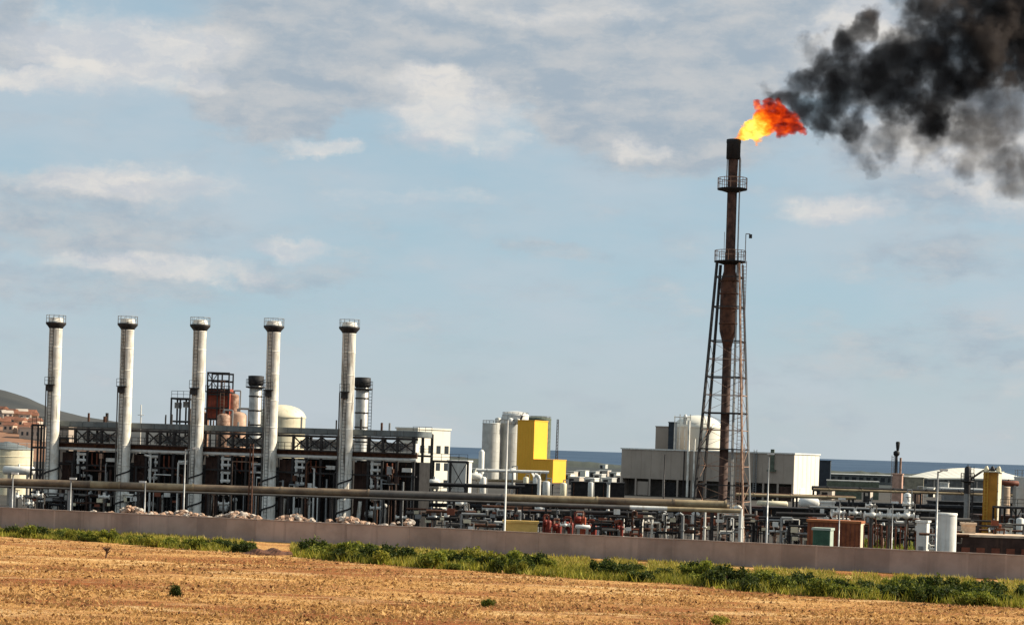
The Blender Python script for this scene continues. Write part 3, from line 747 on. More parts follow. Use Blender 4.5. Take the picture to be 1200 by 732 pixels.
# ================================================================== LEFT END: tank, slope town, steel frame
vt = tank('storage_tank', 'low pale storage tank with grey conical roof at the left picture edge', 8, 517, 400, 30, cream, 'cone', .30, roofm=greyroof, stairs=False)
vessel_h('gas_drum', 'white horizontal gas drum below the pale tank at the left edge', 22, 551, 340, 5, 34, white)
def house(px, Y, w, d, h, wm, rm, rz, label, group='small houses on the red slope', zf=knoll_h):
    x = X(px, 500, Y); t = thing('house', label, 'house', (x, Y, zf(x, Y) - .5), group, rz)
    b = MB(); b.box(-w / 2, -d / 2, -2, w / 2, d / 2, h); b.obj('wall', wm, t)
    b = MB(); e = .4; rh = 1.5
    b.add([(-w / 2 - e, -d / 2 - e, h), (w / 2 + e, -d / 2 - e, h), (w / 2 + e, d / 2 + e, h), (-w / 2 - e, d / 2 + e, h), (-w / 2 - e, 0, h + rh), (w / 2 + e, 0, h + rh)],
          [(0, 1, 5, 4), (2, 3, 4, 5), (0, 4, 3), (1, 2, 5), (3, 2, 1, 0)]); b.obj('roof', rm, t)
    for s_ in (-.25, .25):
        b = MB(); b.box(s_ * w - .6, -d / 2 - .06, h * .45, s_ * w + .6, -d / 2 + .05, h * .8); b.obj('window', darkglass, t)
    return t
hs_ = [(4, 1010, 'a'), (13, 1030, 'b'), (24, 1015, 'a'), (33, 1030, 'c'), (41, 1020, 'b'), (8, 1060, 'c'), (19, 1065, 'a'), (29, 1062, 'b'), (37, 1066, 'a'), (2, 1100, 'b'), (14, 1096, 'a'), (25, 1098, 'c'), (34, 1100, 'b'), (46, 985, 'c'), (12, 985, 'a'), (28, 980, 'b'), (36, 985, 'a'), (-14, 1040, 'a')]
for px, Y, k_ in hs_:
    wm, rm, lab = {'a': (plaster, roofred, 'earth coloured red roofed house'), 'b': (plasterw, roofred, 'white walled red roofed house'), 'c': (plasterw, plasterw, 'small all white house')}[k_]
    lab = lab.replace(' among others on the slope', '').replace(' on the slope', '') + (', top row' if Y > 1080 else ', third row up' if Y > 1050 else ', second row' if Y > 1005 else ', bottom row') + ' of the slope, ' + ('beyond the picture edge' if px < 0 else 'at the left edge' if px < 9 else 'left of the middle' if px < 20 else 'right of the middle' if px < 32 else 'nearest the leftmost stack')
    house(px, Y, random.uniform(4.5, 7), random.uniform(4, 5.5), random.uniform(2.8, 4.5), wm, rm, random.uniform(-.6, .6), lab)
t = T('white_building', 'pale flat roofed house at the right end of the red slope', 'building', 37, 486, 960); t.location.z = knoll_h(t.location.x, 960) - 1
b = MB(); b.box(-5.5, 0, -1, 5.5, 6, 6); b.obj('wall', plasterw, t)
b = MB(); b.box(-5.8, -.3, 6.003, 5.8, 6.3, 6.4); b.obj('roof', plasterw, t)
for i in range(4):
    b = MB(); b.box(-4.6 + i * 2.4, -.06, 2.5, -3.6 + i * 2.4, .05, 4.2); b.obj('window', darkglass, t)

def steel_frame(name, label, px0, px1, ptop, Y, D, levels, m, bays=2, group=None, cat='steel frame', deckm=None, brace=True, tt=.26):
    xa, xb = X(px0, ptop, Y), X(px1, ptop, Y); H = Z((px0 + px1) / 2, ptop, Y); L = xb - xa
    t = thing(name, label, cat, (xa, Y, 0), group)
    for i in range(bays + 1):
        for y in (0, D): b = MB(); b.bar((i * L / bays, y, 0), (i * L / bays, y, H), tt); b.obj('column', m, t)
    for q in range(1, levels + 1):
        z = H * q / levels
        b = MB()
        for y in (0, D): b.box(-.1, y - .1, z - .25, L + .1, y + .1, z - .02)
        for i in range(bays + 1): b.box(i * L / bays - .1, .11, z - .24, i * L / bays + .1, D - .11, z - .03)
        b.obj('beam', m, t)
        b = MB(); b.box(-.05, -.05, z - .018, L + .05, D + .05, z + .05); b.obj('deck', deckm or m, t)
        if q == levels or q % 2 == 1:
            b = MB(); w = max(.06, S(.45, Y)); k_ = max(3, int(L / 1.2))
            for i in range(k_ + 1): b.bar((i * L / k_, 0, z + .05), (i * L / k_, 0, z + 1.1), w)
            b.bar((0, 0, z + 1.1), (L, 0, z + 1.1), w); b.bar((0, 0, z + .6), (L, 0, z + .6), w * .8); b.obj('railing', m, t)
    if brace:
        for i in range(bays):
            b = MB(); q = (i % levels); bolt_x(b, i * L / bays, H * q / levels, (i + 1) * L / bays, H * (q + 1) / levels, 0, tt * .5); b.obj('brace', m, t)
    return t
steel_frame('steel_frame', 'dark open steel frame left of the leftmost tall stack', 38, 52, 497, 306, 6, 4, darksteel, 2)
steel_frame('steel_frame', 'dark open steel frame immediately behind the leftmost tall stack', 60, 80, 512, 318, 6, 3, darksteel, 2)
b1, x0, x1 = block('switch_house', 'grey box shaped house between the leftmost stack and the grey roofs', 'building', 72, 520, 324, S(16, 324), 6, Z(72, 499, 324), greyclad)

# rusty furnace tower behind the middle stacks
RY = 330
t = T('reactor_tower', 'rusty red box tower with open steel frame on top, behind the middle stack', 'tower', 256, 470, RY)
def zz(py): return Z(256, py, RY)
s1 = S(1, RY)
b = MB(); b.box(-13 * s1, 0, zz(492), 13 * s1, 4.2, zz(455)); b.obj('vessel_box', mat('rust_red', (.34, .065, .030), .8, 0, .5, 1.2, col2=(.18, .040, .022), streak=((.05, .02, .015), .6, 2.0)), t)
for x in (-13 * s1, -1 * s1, 12 * s1):
    for y in (-.4, 4.4): b = MB(); b.bar((x, y, 0), (x, y, zz(436)), .22); b.obj('column', darksteel, t)
for py in (437, 446, 456, 462, 478, 491):
    b = MB(); z = zz(py)
    for y in (-.4, 4.4): b.box(-13 * s1, y - .12, z - .14, 12 * s1, y + .12, z + .14)
    b.obj('beam', darksteel, t)
b = MB(); b.box(-15 * s1, -.8, zz(459) - .1, 14 * s1, 4.8, zz(459) + .1); d = b.obj('platform', darksteel, t)
b = MB()
for i in range(9): b.bar((-15 * s1 + i * 3.6 * s1, -.8, zz(459)), (-15 * s1 + i * 3.6 * s1, -.8, zz(452)), .08)
b.bar((-15 * s1, -.8, zz(452)), (14 * s1, -.8, zz(452)), .08); b.obj('railing', darksteel, d)
b = MB(); bolt_x(b, -13 * s1, zz(456), -1 * s1, zz(437), -.4, .12); b.obj('brace', darksteel, t)
ladder(5 * s1, -.6, zz(492), zz(445), .6, .5, .1).obj('ladder', rustlite, t)
for i, (px, pt, rr) in enumerate([(262, 484, 8), (279, 482, 10), (274, 461, 6), (238, 482, 7), (226, 478, 6)]):
    m = [rustlite, mat('salmon_paint', (.58, .36, .24), .6, 0, .3, .8), rustlite, rustlite, mat('salmon_paint', (.58, .36, .24))][i]
    vessel_v('reactor_vessel', ['pinkish vessel at the foot of the rusty red tower', 'salmon coloured round topped vessel right of the rusty tower', 'slim rusty pink vessel clinging to the right of the rusty tower', 'rusty pink vessel left of the rusty tower foot', 'salmon vessel just left of the middle stack, beside the grey frame'][i], px, pt, 326 + i * 3, rr, m, zb=8)
steel_frame('steel_frame', 'grey open frame with white boxes left of the rusty tower', 201, 222, 466, 332, 6, 5, darksteel, 2, deckm=galv)
for i, (px, pt) in enumerate([(207, 471), (217, 470)]):
    t = T('cabinet', ['white box high in the grey frame, left one', 'white box high in the grey frame, next to the middle stack'][i], 'cabinet', px, pt, 333)
    b = MB(); z = Z(px, pt + 7, 333); b.box(-.5, 1, z, .5, 2.2, z + .95); b.obj('body', white, t)
    b = MB(); b.box(-.42, .96, z + .1, .42, .998, z + .85); b.obj('door', galv, t)
tank('dome_tank', 'big white domed tank rising behind the fourth tall stack', 329, 475, 380, 28, cream, 'dome', .50, rail=False, stairs=False)
t = T('mast', 'thin white mast above the grey roof just right of the second stack', 'mast', 165, 490, 312)
b = MB(); b.lathe([(.14, 0), (.09, Z(165, 474, 312))], 8); b.obj('pole', white, t)
b = MB(); b.tube((-.5, 0, Z(165, 486, 312)), (.5, 0, Z(165, 486, 312)), .05, n=6); b.obj('cross_arm', white, t)

# ================================================================== PIPELINE along the plant
PY_ = 271.0
pz = Z(300, 573.5, PY_)
t = thing('pipeline', 'long thick brownish pipe on steel posts running in front of the furnaces', 'pipeline', (0, PY_, 0))
segs = [(-80, 105, insul), (105, 140, palepipe), (140, 166, insul), (166, 226, palepipe), (226, 330, insul), (330, 432, insul), (432, 590, greypipe), (590, 700, palepipe), (700, 790, insul), (790, 851, palepipe)]
for a, b_, m in segs:
    xa, xb = X(a, 570, PY_), X(b_, 575, PY_); b = MB(); b.tube((xa, 0, pz), (xb, 0, pz), .48, n=18, cap=False); s_ = b.obj('pipe_section', m, t)
    b = MB(); b.tube((xb - .12, 0, pz), (xb + .12, 0, pz), .55, n=18); b.obj('joint_band', m, s_)
b = MB(); b.tube((X(-80, 570, PY_), 1.0, pz - .45), (X(851, 575, PY_), 1.0, pz - .45), .26, n=10); b.tube((X(-80, 570, PY_), -.9, pz - .62), (X(700, 575, PY_), -.9, pz - .62), .14, n=8); b.obj('small_pipe', greypipe, t)
for px in (14, 82, 163, 245, 330, 388, 470, 532, 640, 705, 770, 835):
    x = X(px, 590, PY_)
    for y in (-.9, 1.1): b = MB(); b.bar((x, y, 0), (x, y, pz - .82), .26); b.obj('support_post', galv if px < 100 else darksteel, t)
    b = MB(); b.box(x - .14, -1.3, pz - .80, x + .14, 1.5, pz - .63); b.obj('cross_beam', darksteel, t)
t = thing('pipeline', 'thin grey pipe running just below the thick brown pipe toward the flare tower', 'pipeline', (0, 266, 0))
z2 = Z(660, 592, 266)
for a, b_, m in [(590, 738, greypipe), (738, 782, white), (782, 868, palepipe)]:
    b = MB(); b.tube((X(a, 590, 266), 0, z2), (X(b_, 590, 266), 0, z2), .3, n=12); b.obj('pipe_section', m, t)
for px in (612, 690, 752, 815): b = MB(); b.bar((X(px, 600, 266), 0, 0), (X(px, 600, 266), 0, z2 - .3), .2); b.obj('support_post', darksteel, t)

# ================================================================== FLARE TOWER
FY = 285.0; s1 = S(1, FY)
FX0 = X(847.5, 560, FY)
def fz(py): return Z(852, py, FY)
fl_ = thing('flare_tower', 'tall rusty gas flare stack held in a tapering lattice tower', 'flare stack', (FX0, FY, 0))
flarerust = mat('flare_riser', (.085, .042, .028), .8, 0, .5, 1.2, col2=(.03, .017, .013), streak=((.16, .09, .06), .5, 2.5))
b = MB(); b.lathe([(.9, 0), (.9, .5), (.62, .6), (.62, fz(401))], 16); b.obj('riser', flarerust, fl_)
b = MB(); b.lathe([(.60, fz(408)), (.72, fz(402)), (1.16, fz(388)), (1.22, fz(380)), (1.22, fz(335)), (1.16, fz(328)), (.85, fz(318)), (.85, fz(308))], 20); b.obj('seal_drum', mat('drum_rust', (.10, .040, .020), .8, 0, .5, .9, col2=(.03, .014, .010)), fl_)
for py in (330, 345, 362, 380): b = MB(); b.lathe([(1.22, fz(py)), (1.30, fz(py) + .02), (1.30, fz(py) + .2), (1.22, fz(py) + .22)], 20); b.obj('band', rust, fl_)
b = MB(); b.lathe([(.68, fz(308)), (.68, fz(222)), (.66, fz(205)), (.70, fz(187))], 16); b.obj('riser', flarerust, fl_)
b = MB(); b.lathe([(.72, fz(187)), (.98, fz(186)), (.98, fz(168)), (1.03, fz(167)), (1.0, fz(163.5)), (.8, fz(163.5)), (.8, fz(166))], 20); b.obj('burner_tip', blacksteel, fl_)
b = MB(); b.path([(.95, 0, fz(222)), (.95, 0, fz(187)), (.75, 0, fz(180))], .16, 8); b.tube((-.8, .2, fz(222)), (-.8, .2, fz(175)), .07, n=6); b.obj('pilot_pipe', galv, fl_)
for i, (py, r) in enumerate([(221, 2.08), (306, 2.2)]):
    z = fz(py); b = MB(); b.lathe([(.7, z - .55), (r * .9, z - .18), (r, z - .16), (r, z), (.7, z + .01)], 18); d = b.obj('platform', blacksteel, fl_)
    railing(r - .05, z, 1.45, 14, t=.08).obj('railing', rustlite, d)
b = MB(); b.bar((-1.0, -1.2, fz(306)), (-1.0, -1.2, fz(273)), .07); b.obj('lightning_rod', galv, fl_)
b = MB(); b.path([(2.0, -.8, fz(306)), (2.0, -.8, fz(274)), (2.6, -.8, fz(274))], .06, 6); lo_ = b.obj('lamp_arm', galv, fl_)
b = MB(); b.box(2.45, -1.0, fz(279), 2.85, -.6, fz(274.5)); b.obj('lamp_head', darksteel, lo_)
# four tapering legs
th = R(30); Rb, Rt = 43.5 * s1, 18.5 * s1; ztop = fz(309)
def leg_pt(k_, z):
    q = Rb + (Rt - Rb) * z / ztop; a = th + k_ * math.pi / 2 + math.pi
    return Vector((q * math.cos(a), q * math.sin(a), z))
legm = [darksteel, rustlite, galv, darksteel]
legm = [darksteel, rustlite, galv, darksteel]  # sunlit right legs coloured pale, shaded left legs coloured dark
for k_ in range(4):
    b = MB(); b.bar(leg_pt(k_, 0), leg_pt(k_, ztop), .30 if k_ in (0, 3) else .24); b.obj('leg', legm[k_], fl_)
lev = [627, 606, 587, 568, 546, 526, 504, 484, 463, 442, 421, 400, 380, 360, 342, 325]
for i, py in enumerate(lev):
    z = fz(py); heavy = i % 2 == 1
    if py < 395 and not heavy: continue
    for k_ in range(4):
        b = MB(); b.bar(leg_pt(k_, z), leg_pt((k_ + 1) % 4, z), .16 if heavy else .09); b.obj('strut', darksteel if heavy else rustlite, fl_)
    if i + 1 < len(lev) and py > 405:
        z2_ = fz(lev[i + 1])
        for k_ in range(4):
            b = MB(); a, c_ = (k_, (k_ + 1) % 4) if (i + k_) % 2 else ((k_ + 1) % 4, k_)
            b.bar(leg_pt(a, z), leg_pt(c_, z2_), .05); b.obj('brace', rustlite, fl_)
    if heavy and i in (5, 7):
        b = MB(); q = leg_pt(0, z).xy.length * .75; b.box(-q, -.9, z - .1, q, .9, z); b.obj('rest_platform', blacksteel, fl_)
ladder(1.9, -1.2, .4, fz(306), .55, .5, .08).obj('ladder', rustlite, fl_)
b = MB(); b.tube((1.35, .5, .2), (1.1, .5, fz(306)), .14, n=8); b.tube((1.0, -.9, .2), (.95, -.6, fz(222)), .10, n=8); b.obj('fuel_pipe', galv, fl_)

# ---------------- flame and smoke: one burning plume each, filled with a volume
def to_local(px, py, dy=0.0):
    p = P(px, py, FY + dy); return (p.x - FX0, dy, p.z)
def blob_mesh(blobs, grow, voxel):
    b = MB()
    for px, py, r, dy, *_ in blobs: b.ball(to_local(px, py, dy), r * s1 * grow, 14, 10)
    me = b.mesh('tmp', darksteel); o = bpy.data.objects.new('tmp', me); COL.objects.link(o)
    md = o.modifiers.new('r', 'REMESH'); md.mode = 'VOXEL'; md.voxel_size = voxel
    dg = bpy.context.evaluated_depsgraph_get(); dg.update()
    out = bpy.data.meshes.new_from_object(o.evaluated_get(dg)); bpy.data.objects.remove(o)
    out.materials.clear(); return out
SC.cycles.volume_step_rate = 0.18; SC.cycles.volume_max_steps = 512
def field_nodes(N, p, blobs):
    acc = None
    for px, py, r, dy, w in blobs:
        d = N.vmath('DISTANCE', p, to_local(px, py, dy))
        f = N.math('MULTIPLY_ADD', d, -w / (r * s1), w)
        if acc is None: acc = f
        else: acc = N.math('SMOOTH_MAX', acc, f, .12)
    return acc
dense_blobs = [(926, 112, 18, 0, 1), (922, 122, 16, 1.5, 1), (936, 136, 16, 1.5, 1), (906, 112, 10, 1, 1), (914, 116, 13, 0, 1), (948, 146, 20, .5, 1), (940, 128, 26, 0, 1), (945, 98, 26, 0, 1), (962, 140, 27, 1, 1), (968, 80, 28, -1, 1), (990, 54, 32, -2, 1), (1012, 30, 28, -2, 1), (1000, 74, 30, -1, 1), (985, 112, 40, 1, 1), (992, 146, 22, 1, 1),
               (1018, 92, 40, 0, 1), (1048, 76, 38, 1, 1), (1056, 112, 44, 2, 1), (1080, 52, 44, 0, 1), (1090, 8, 36, -1, 1), (1110, 18, 48, -1, 1), (1112, 84, 50, 3, 1), (1140, 52, 52, 2, 1), (1090, 132, 38, 4, 1),
               (1172, 22, 56, 4, 1), (1180, 76, 40, 5, 1), (1215, 40, 64, 7, 1), (1270, 10, 80, 10, 1), (1150, -30, 60, 2, 1), (1240, -60, 80, 6, 1), (1225, 95, 40, 8, 1)]
faint_blobs = [(1165, 140, 60, 6, 1), (1190, 215, 32, 6, .8), (1130, 190, 36, 4, .8), (1090, 175, 34, 3, .8), (905, 110, 20, 0, 1), (1000, 165, 36, 1, .9), (1122, 145, 46, 4, 1), (1152, 165, 48, 5, 1), (1182, 195, 48, 6, 1), (1040, 165, 34, 2, 1), (1020, 188, 22, 2, 1), (1225, 205, 52, 8, 1), (1290, 120, 70, 12, 1), (900, 104, 16, 0, 1), (1064, 12, 24, -2, 1), (1160, 110, 60, 5, 1), (1075, 150, 40, 3, 1), (950, 60, 24, 0, .8), (1245, 150, 60, 8, 1)]
sme = blob_mesh(dense_blobs + faint_blobs, 1.12, .8)
m = bpy.data.materials.new('black_smoke'); m.use_nodes = True; N = NT(m.node_tree); N.n.clear()
tco = N.new('ShaderNodeTexCoord').outputs['Object']
nv = N.noise(tco, .13, 6, .66, color=True)
pw = N.vmath('ADD', tco, N.vmath('MULTIPLY', N.vmath('SUBTRACT', nv, (.5, .5, .5)), (11.0, 11.0, 11.0)))
nf = N.math('SUBTRACT', N.noise(tco, .30, 6, .66), .5)
Fd = N.smooth(field_nodes(N, pw, dense_blobs), -.05, .50)
Ff = N.smooth(field_nodes(N, pw, faint_blobs), -.05, .60)
dd_ = N.smooth(N.math('ADD', Fd, N.math('MULTIPLY', nf, 3.2)), .30, 1.35)
df_ = N.smooth(N.math('ADD', Ff, N.math('MULTIPLY', nf, 3.0)), .35, 1.3)
dens = N.math('ADD', N.math('MULTIPLY', dd_, .80), N.math('MULTIPLY', df_, .26))
pv = N.new('ShaderNodeVolumePrincipled'); pv.inputs['Color'].default_value = (.125, .105, .098, 1)
pv.inputs['Anisotropy'].default_value = .1
N.l.new(dens, pv.inputs['Density']); mo = N.new('ShaderNodeOutputMaterial'); N.l.new(pv.outputs[0], mo.inputs['Volume'])
sme.materials.append(m)
link('smoke', sme, None, (FX0, FY, 0), kind='stuff')
flame_blobs = [(922, 146, 14, 0, 1), (898, 140, 20, 0, 1), (915, 132, 14, 0, 1), (872, 158, 9, 0, 1), (928, 152, 10, 0, 1), (886, 158, 11, 0, 1), (867, 160, 6, 0, 1), (876, 155, 10, 0, 1), (884, 147, 12, 0, 1), (893, 152, 13, .3, 1), (892, 134, 13, 0, 1), (903, 126, 11, -.3, 1), (908, 142, 15, .2, 1), (921, 138, 12, 0, 1), (932, 148, 11, 0, 1), (941, 151, 7, .2, 1), (916, 154, 9, -.2, .9), (887, 122, 7, 0, .8), (913, 122, 7, 0, .8), (861, 163, 3.5, 0, .8)]
fme = blob_mesh(flame_blobs, 1.25, .25)
m = bpy.data.materials.new('flame_fire'); m.use_nodes = True; N = NT(m.node_tree); N.n.clear()
tco = N.new('ShaderNodeTexCoord').outputs['Object']
wind = N.vmath('MULTIPLY', tco, (.75, 1.0, 1.15))
nv = N.noise(wind, .50, 5, .66, color=True)
pw = N.vmath('ADD', tco, N.vmath('MULTIPLY', N.vmath('SUBTRACT', nv, (.5, .5, .5)), (3.4, 2.4, 3.4)))
F = N.smooth(field_nodes(N, pw, flame_blobs), -.05, .5)
nf = N.noise(wind, .95, 6, .66)
D = N.math('ADD', F, N.math('MULTIPLY', N.math('SUBTRACT', nf, .5), 1.8))
fdens = N.smooth(D, .30, 1.05)
yc = to_local(880, 154)
heat = N.smooth(N.vmath('DISTANCE', tco, yc), 4.6, 0.8)
heat = N.math('ADD', N.math('MULTIPLY', heat, .78), N.math('MULTIPLY', N.math('SUBTRACT', nf, .42), 1.9))
colr = N.ramp(heat, [(0.0, (.22, .008, .002)), (.25, (.80, .045, .003)), (.50, (1.0, .14, .006)), (.75, (1.0, .34, .015)), (1.0, (1.0, .66, .10))])
pv = N.new('ShaderNodeVolumePrincipled'); pv.inputs['Color'].default_value = (.02, .01, .01, 1)
N.l.new(N.math('MULTIPLY', fdens, 2.6), pv.inputs['Density'])
N.l.new(colr, pv.inputs['Emission Color']); N.l.new(N.math('MULTIPLY', fdens, N.smooth(heat, 0, 1, .7, 2.9, 'LINEAR')), pv.inputs['Emission Strength'])
mo = N.new('ShaderNodeOutputMaterial'); N.l.new(pv.outputs[0], mo.inputs['Volume'])
fme.materials.append(m)
link('flame', fme, None, (FX0, FY, 0), label='orange and yellow flame blowing sideways off the flare stack tip', category='flame')

# ================================================================== MIDDLE: white block, silos, yellow building
t, x0, x1 = block('process_building', 'white end block building at the right end of the grey furnace roofs', 'building', 489, 530, 345, 5.0, 8.2, Z(500, 503, 345), litclad, 40, 'nr')
for i in range(4):
    for j in range(3):
        b = MB(); b.box(-.04, .7 + i * 2.05, 5.0 + j * 2.9, .05, 1.7 + i * 2.05, 6.3 + j * 2.9); b.obj('window', darkglass, t)
steel_frame('steel_frame', 'dark steel frame with stair standing before the white block building', 484, 506, 508, 330, 5, 4, darksteel, 2, deckm=darksteel)
steel_frame('steel_frame', 'dark steel portal frame right of the white block building', 507, 548, 540, 322, 5, 2, darksteel, 2)
t, x0, x1 = block('switch_house', 'small white house under the dark portal frame', 'building', 546, 555, 335, S(22, 335), 6, Z(535, 541, 335), white, 8, 'nr')
b = MB(); b.box(x0 + .4, -.06, .1, x0 + 1.5, .05, 2.2); b.obj('door', darksteel, t)
for i, (px, py, r, L) in enumerate([(509, 567, 6, 10), (556, 558, 4, 14)]):
    vessel_h('drum', ['pale round ended drum in the shade left of the small white house', 'pale drum lying right of the small white house'][i], px, py, 316 + i * 40, r, L, white)
rack('dark pipe rack between the portal frame and the silos', (480, 610, 7), 300, 3.5, (3.2, 4.6, 6.2), [(3.4, .8, .3, blacksteel), (4.85, 1.0, .35, greypipe), (4.8, 2.4, .25, palepipe), (6.4, 1.5, .3, blacksteel)])
SIY = 800
tank('silo', 'tall grey silo on the left of the silo group by the yellow building', 575, 496, SIY, 10.5, silogrey, 'flat', .02, roofm=silogrey, stairs=False)
tank('silo', 'tall grey silo partly hidden behind the yellow tower', 597, 496, SIY + 4, 11.5, silogrey, 'flat', .02, roofm=silogrey, stairs=False)
tank('silo', 'tallest white domed silo behind the two grey silos', 603, 482, SIY + 26, 15.5, white, 'dome', .30)
tank('silo', 'dark green topped silo behind the yellow tower', 630, 488, SIY + 90, 15, landgreen, 'dome', .2, stairs=False)
t = T('silo_head_frame', 'light steel gantry with hoppers on top of the silos', 'gantry', 596, 486, SIY); zt = Z(596, 497, SIY)
for i in range(5):
    b = MB(); b.bar((-5 + i * 2.4, 0, zt), (-5 + i * 2.4, 0, zt + 2.2 + .8 * (i % 3)), .28); b.obj('post', galv, t)
b = MB(); b.box(-5.2, -.3, zt + 1.7, 4.8, .3, zt + 1.95); b.obj('beam', galv, t)
for i, x in enumerate((-4, .8, 3.5)):
    b = MB(); b.lathe([(.35, zt + .1), (1.1, zt + .9), (1.1, zt + 2.2), (.3, zt + 2.6)], 12, (x, .4)); b.obj('hopper', white if i == 1 else silogrey, t)
t = T('column_vessel', 'slim white column at the left foot of the silos', 'vessel', 564, 545, 640); b = MB(); b.lathe([(.9, 0), (.9, Z(564, 527, 640) - .6), (.5, Z(564, 527, 640)), (.02, Z(564, 527, 640) + .2)], 14); b.obj('shell', white, t)
b = MB(); b.ring(5, 1.05, .2, 14); b.obj('flange', galv, t)
# yellow building: tower with a low wing
YY = 750; u = S(1, YY)
t = T('yellow_building', 'yellow tower building with a low yellow wing on its right', 'building', 648, 550, YY, rz=-R(20))
wl = 22 * u / math.cos(R(20)) * 1.05; tl = 19 * u / math.cos(R(20)) * 1.05; dd = 16 * u / math.sin(R(20)) * 1.02
zl, zt = Z(648, 539, YY), Z(630, 493, YY)
b = MB(); b.box(-wl, 0, 0, 0, dd, zl); b.obj('wing_wall', yellow, t)
b = MB(); b.box(-wl + .01, -.15, zl + .003, .15, dd + .15, zl + .25); b.obj('wing_roof', yellow, t)
b = MB(); b.box(-wl - tl, -.02, 0, -wl, dd + .02, zt); b.obj('tower_wall', yellow, t)
b = MB(); b.box(-wl - tl - .15, -.17, zt + .003, -wl + .15, dd + .17, zt + .3); b.obj('tower_roof', yellow, t)
b = MB(); k_ = 0
for i in range(1, 13): b.box(-wl - tl + i * (wl + tl) / 13 - .04, -.10, .1, -wl - tl + i * (wl + tl) / 13 + .04, -.021, (zt if i * (wl + tl) / 13 < tl else zl) - .1)
b.obj('cladding_seam', yellow, t, kind='stuff')
b = MB(); b.box(-wl * .7, -.12, 0, -wl * .35, -.03, 3.2); b.obj('door', mat('door_ochre', (.35, .18, .02)), t)
t = T('crane_mast', 'thin dark lattice mast standing right of the yellow tower', 'mast', 653, 515, 770); H = Z(653, 491, 770)
for dx, dy in ((-.4, -.4), (.4, -.4), (.4, .4), (-.4, .4)): b = MB(); b.bar((dx, dy, 0), (dx * .6, dy * .6, H), .22); b.obj('leg', darksteel, t)
b = MB()
for i in range(int(H / 1.2)): b.bar((-.4, -.4, i * 1.2), (.4, -.4, i * 1.2 + 1.2), .12)
b.obj('lacing', darksteel, t)
# low works at the foot of the silos and the yellow building
rack('pale pipe rack at the foot of the silos', (560, 640, 8), 520, 4, (3.5, 6.0), [(3.8, 1, .35, palepipe), (6.3, 1, .4, white), (6.3, 2.6, .3, galv)], galv)
clut = [(548, 563, 430, 'grey'), (566, 566, 400, 'white'), (600, 556, 560, 'white'), (616, 566, 470, 'pale'), (628, 563, 480, 'white'), (640, 571, 420, 'grey'), (692, 572, 400, 'grey'), (660, 573, 410, 'pale')]
for i, (px, py, Y, k_) in enumerate(clut):
    m = {'grey': silogrey, 'white': white, 'pale': cream}[k_]
    vessel_v('vessel', f'{k_} vessel on legs ' + ['right of the small white house', 'at the foot of the slim white column', 'between the second silo and the yellow tower', 'before the yellow tower foot', 'with the tallest top before the yellow wing', 'above the thick pipe below the yellow wing', 'above the thick pipe left of the warehouse', 'just right under the yellow wing'][i], px, py - 8, Y, 3.2 + (i % 3) * .6, m, zb=1.5)
t = T('vent_horn', 'white goose necked vent standing on the thick pipe below the yellow wing', 'vent', 632, 560, 300); zt = Z(632, 561, 300)
b = MB(); b.path([(0, 0, 0), (0, 0, zt), (-.25, 0, zt + .5), (-.7, 0, zt + .6)], .28, 10); b.obj('pipe', white, t)
b = MB(); b.tube((-.7, 0, zt + .6), (-.95, 0, zt + .45), .3, .45, 10); b.obj('hood', white, t)
t = T('vent_horn', 'white post with flared foot on the pipe left of the warehouse', 'vent', 713, 572, 300); zt = Z(713, 567, 300)
b = MB(); b.lathe([(.4, 0), (.4, 3), (.22, 3.6), (.22, zt)], 10); b.obj('pipe', white, t)
b = MB(); b.box(-.3, -.3, zt + .003, .3, .3, zt + .3); b.obj('cap', galv, t)
# ================================================================== GREY WAREHOUSE and the tanks behind it
WHY = 560
t = T('warehouse', 'big grey warehouse with a bright right end wall, behind the flare tower', 'warehouse', 930, 560, WHY, rz=-R(25))
L, D = 50.8, 24.0; H = Z(930, 532, WHY); zo = Z(930, 567, WHY)
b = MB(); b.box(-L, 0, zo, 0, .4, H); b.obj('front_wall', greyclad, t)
b = MB(); b.box(-.4, .402, 0, 0, D, H); b.obj('end_wall', litclad, t)  # paler than the front: sunlight on this end put into the colour
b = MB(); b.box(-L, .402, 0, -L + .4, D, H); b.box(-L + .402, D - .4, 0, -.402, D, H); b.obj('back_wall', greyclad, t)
b = MB(); b.box(-L - .3, -.3, H + .003, .3, D + .3, H + .35); b.obj('roof', white, t)
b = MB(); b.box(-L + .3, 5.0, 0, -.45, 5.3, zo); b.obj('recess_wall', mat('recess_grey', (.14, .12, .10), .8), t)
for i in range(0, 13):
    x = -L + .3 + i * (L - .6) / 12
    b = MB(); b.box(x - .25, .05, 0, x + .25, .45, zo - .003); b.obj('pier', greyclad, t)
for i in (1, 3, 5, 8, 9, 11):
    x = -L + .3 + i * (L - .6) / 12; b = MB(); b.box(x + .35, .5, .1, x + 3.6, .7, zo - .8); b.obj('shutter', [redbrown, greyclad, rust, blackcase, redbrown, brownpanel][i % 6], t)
for i in (4, 9):
    x = -L + i * L / 12 + 2; b = MB(); b.tube((x, -.2, .2), (x, -.2, H), .16, n=8); b.obj('downpipe', darksteel, t)
b = MB()
for i in range(1, 17): b.box(-L + i * L / 17 - .05, -.06, zo + .1, -L + i * L / 17 + .05, -.001, H - .1)
b.obj('cladding_seam', greyclad, t, kind='stuff')
b = MB(); 
for i in range(1, 6): b.box(.001, i * D / 6 - .05, .2, .06, i * D / 6 + .05, H - .1)
b.obj('cladding_seam', litclad, t, kind='stuff')
ladder(0, 0, .5, H + 1, .8, .6, .14).obj('ladder', galv, t).location = (-11, -.35, 0)
b = MB(); b.box(-7.4, -1.0, H * .62, -5.0, -.05, H * .66); b.box(-6.6, -.55, H * .66, -5.6, -.1, H + 1.2); b.obj('vent_duct', landgreen, t)
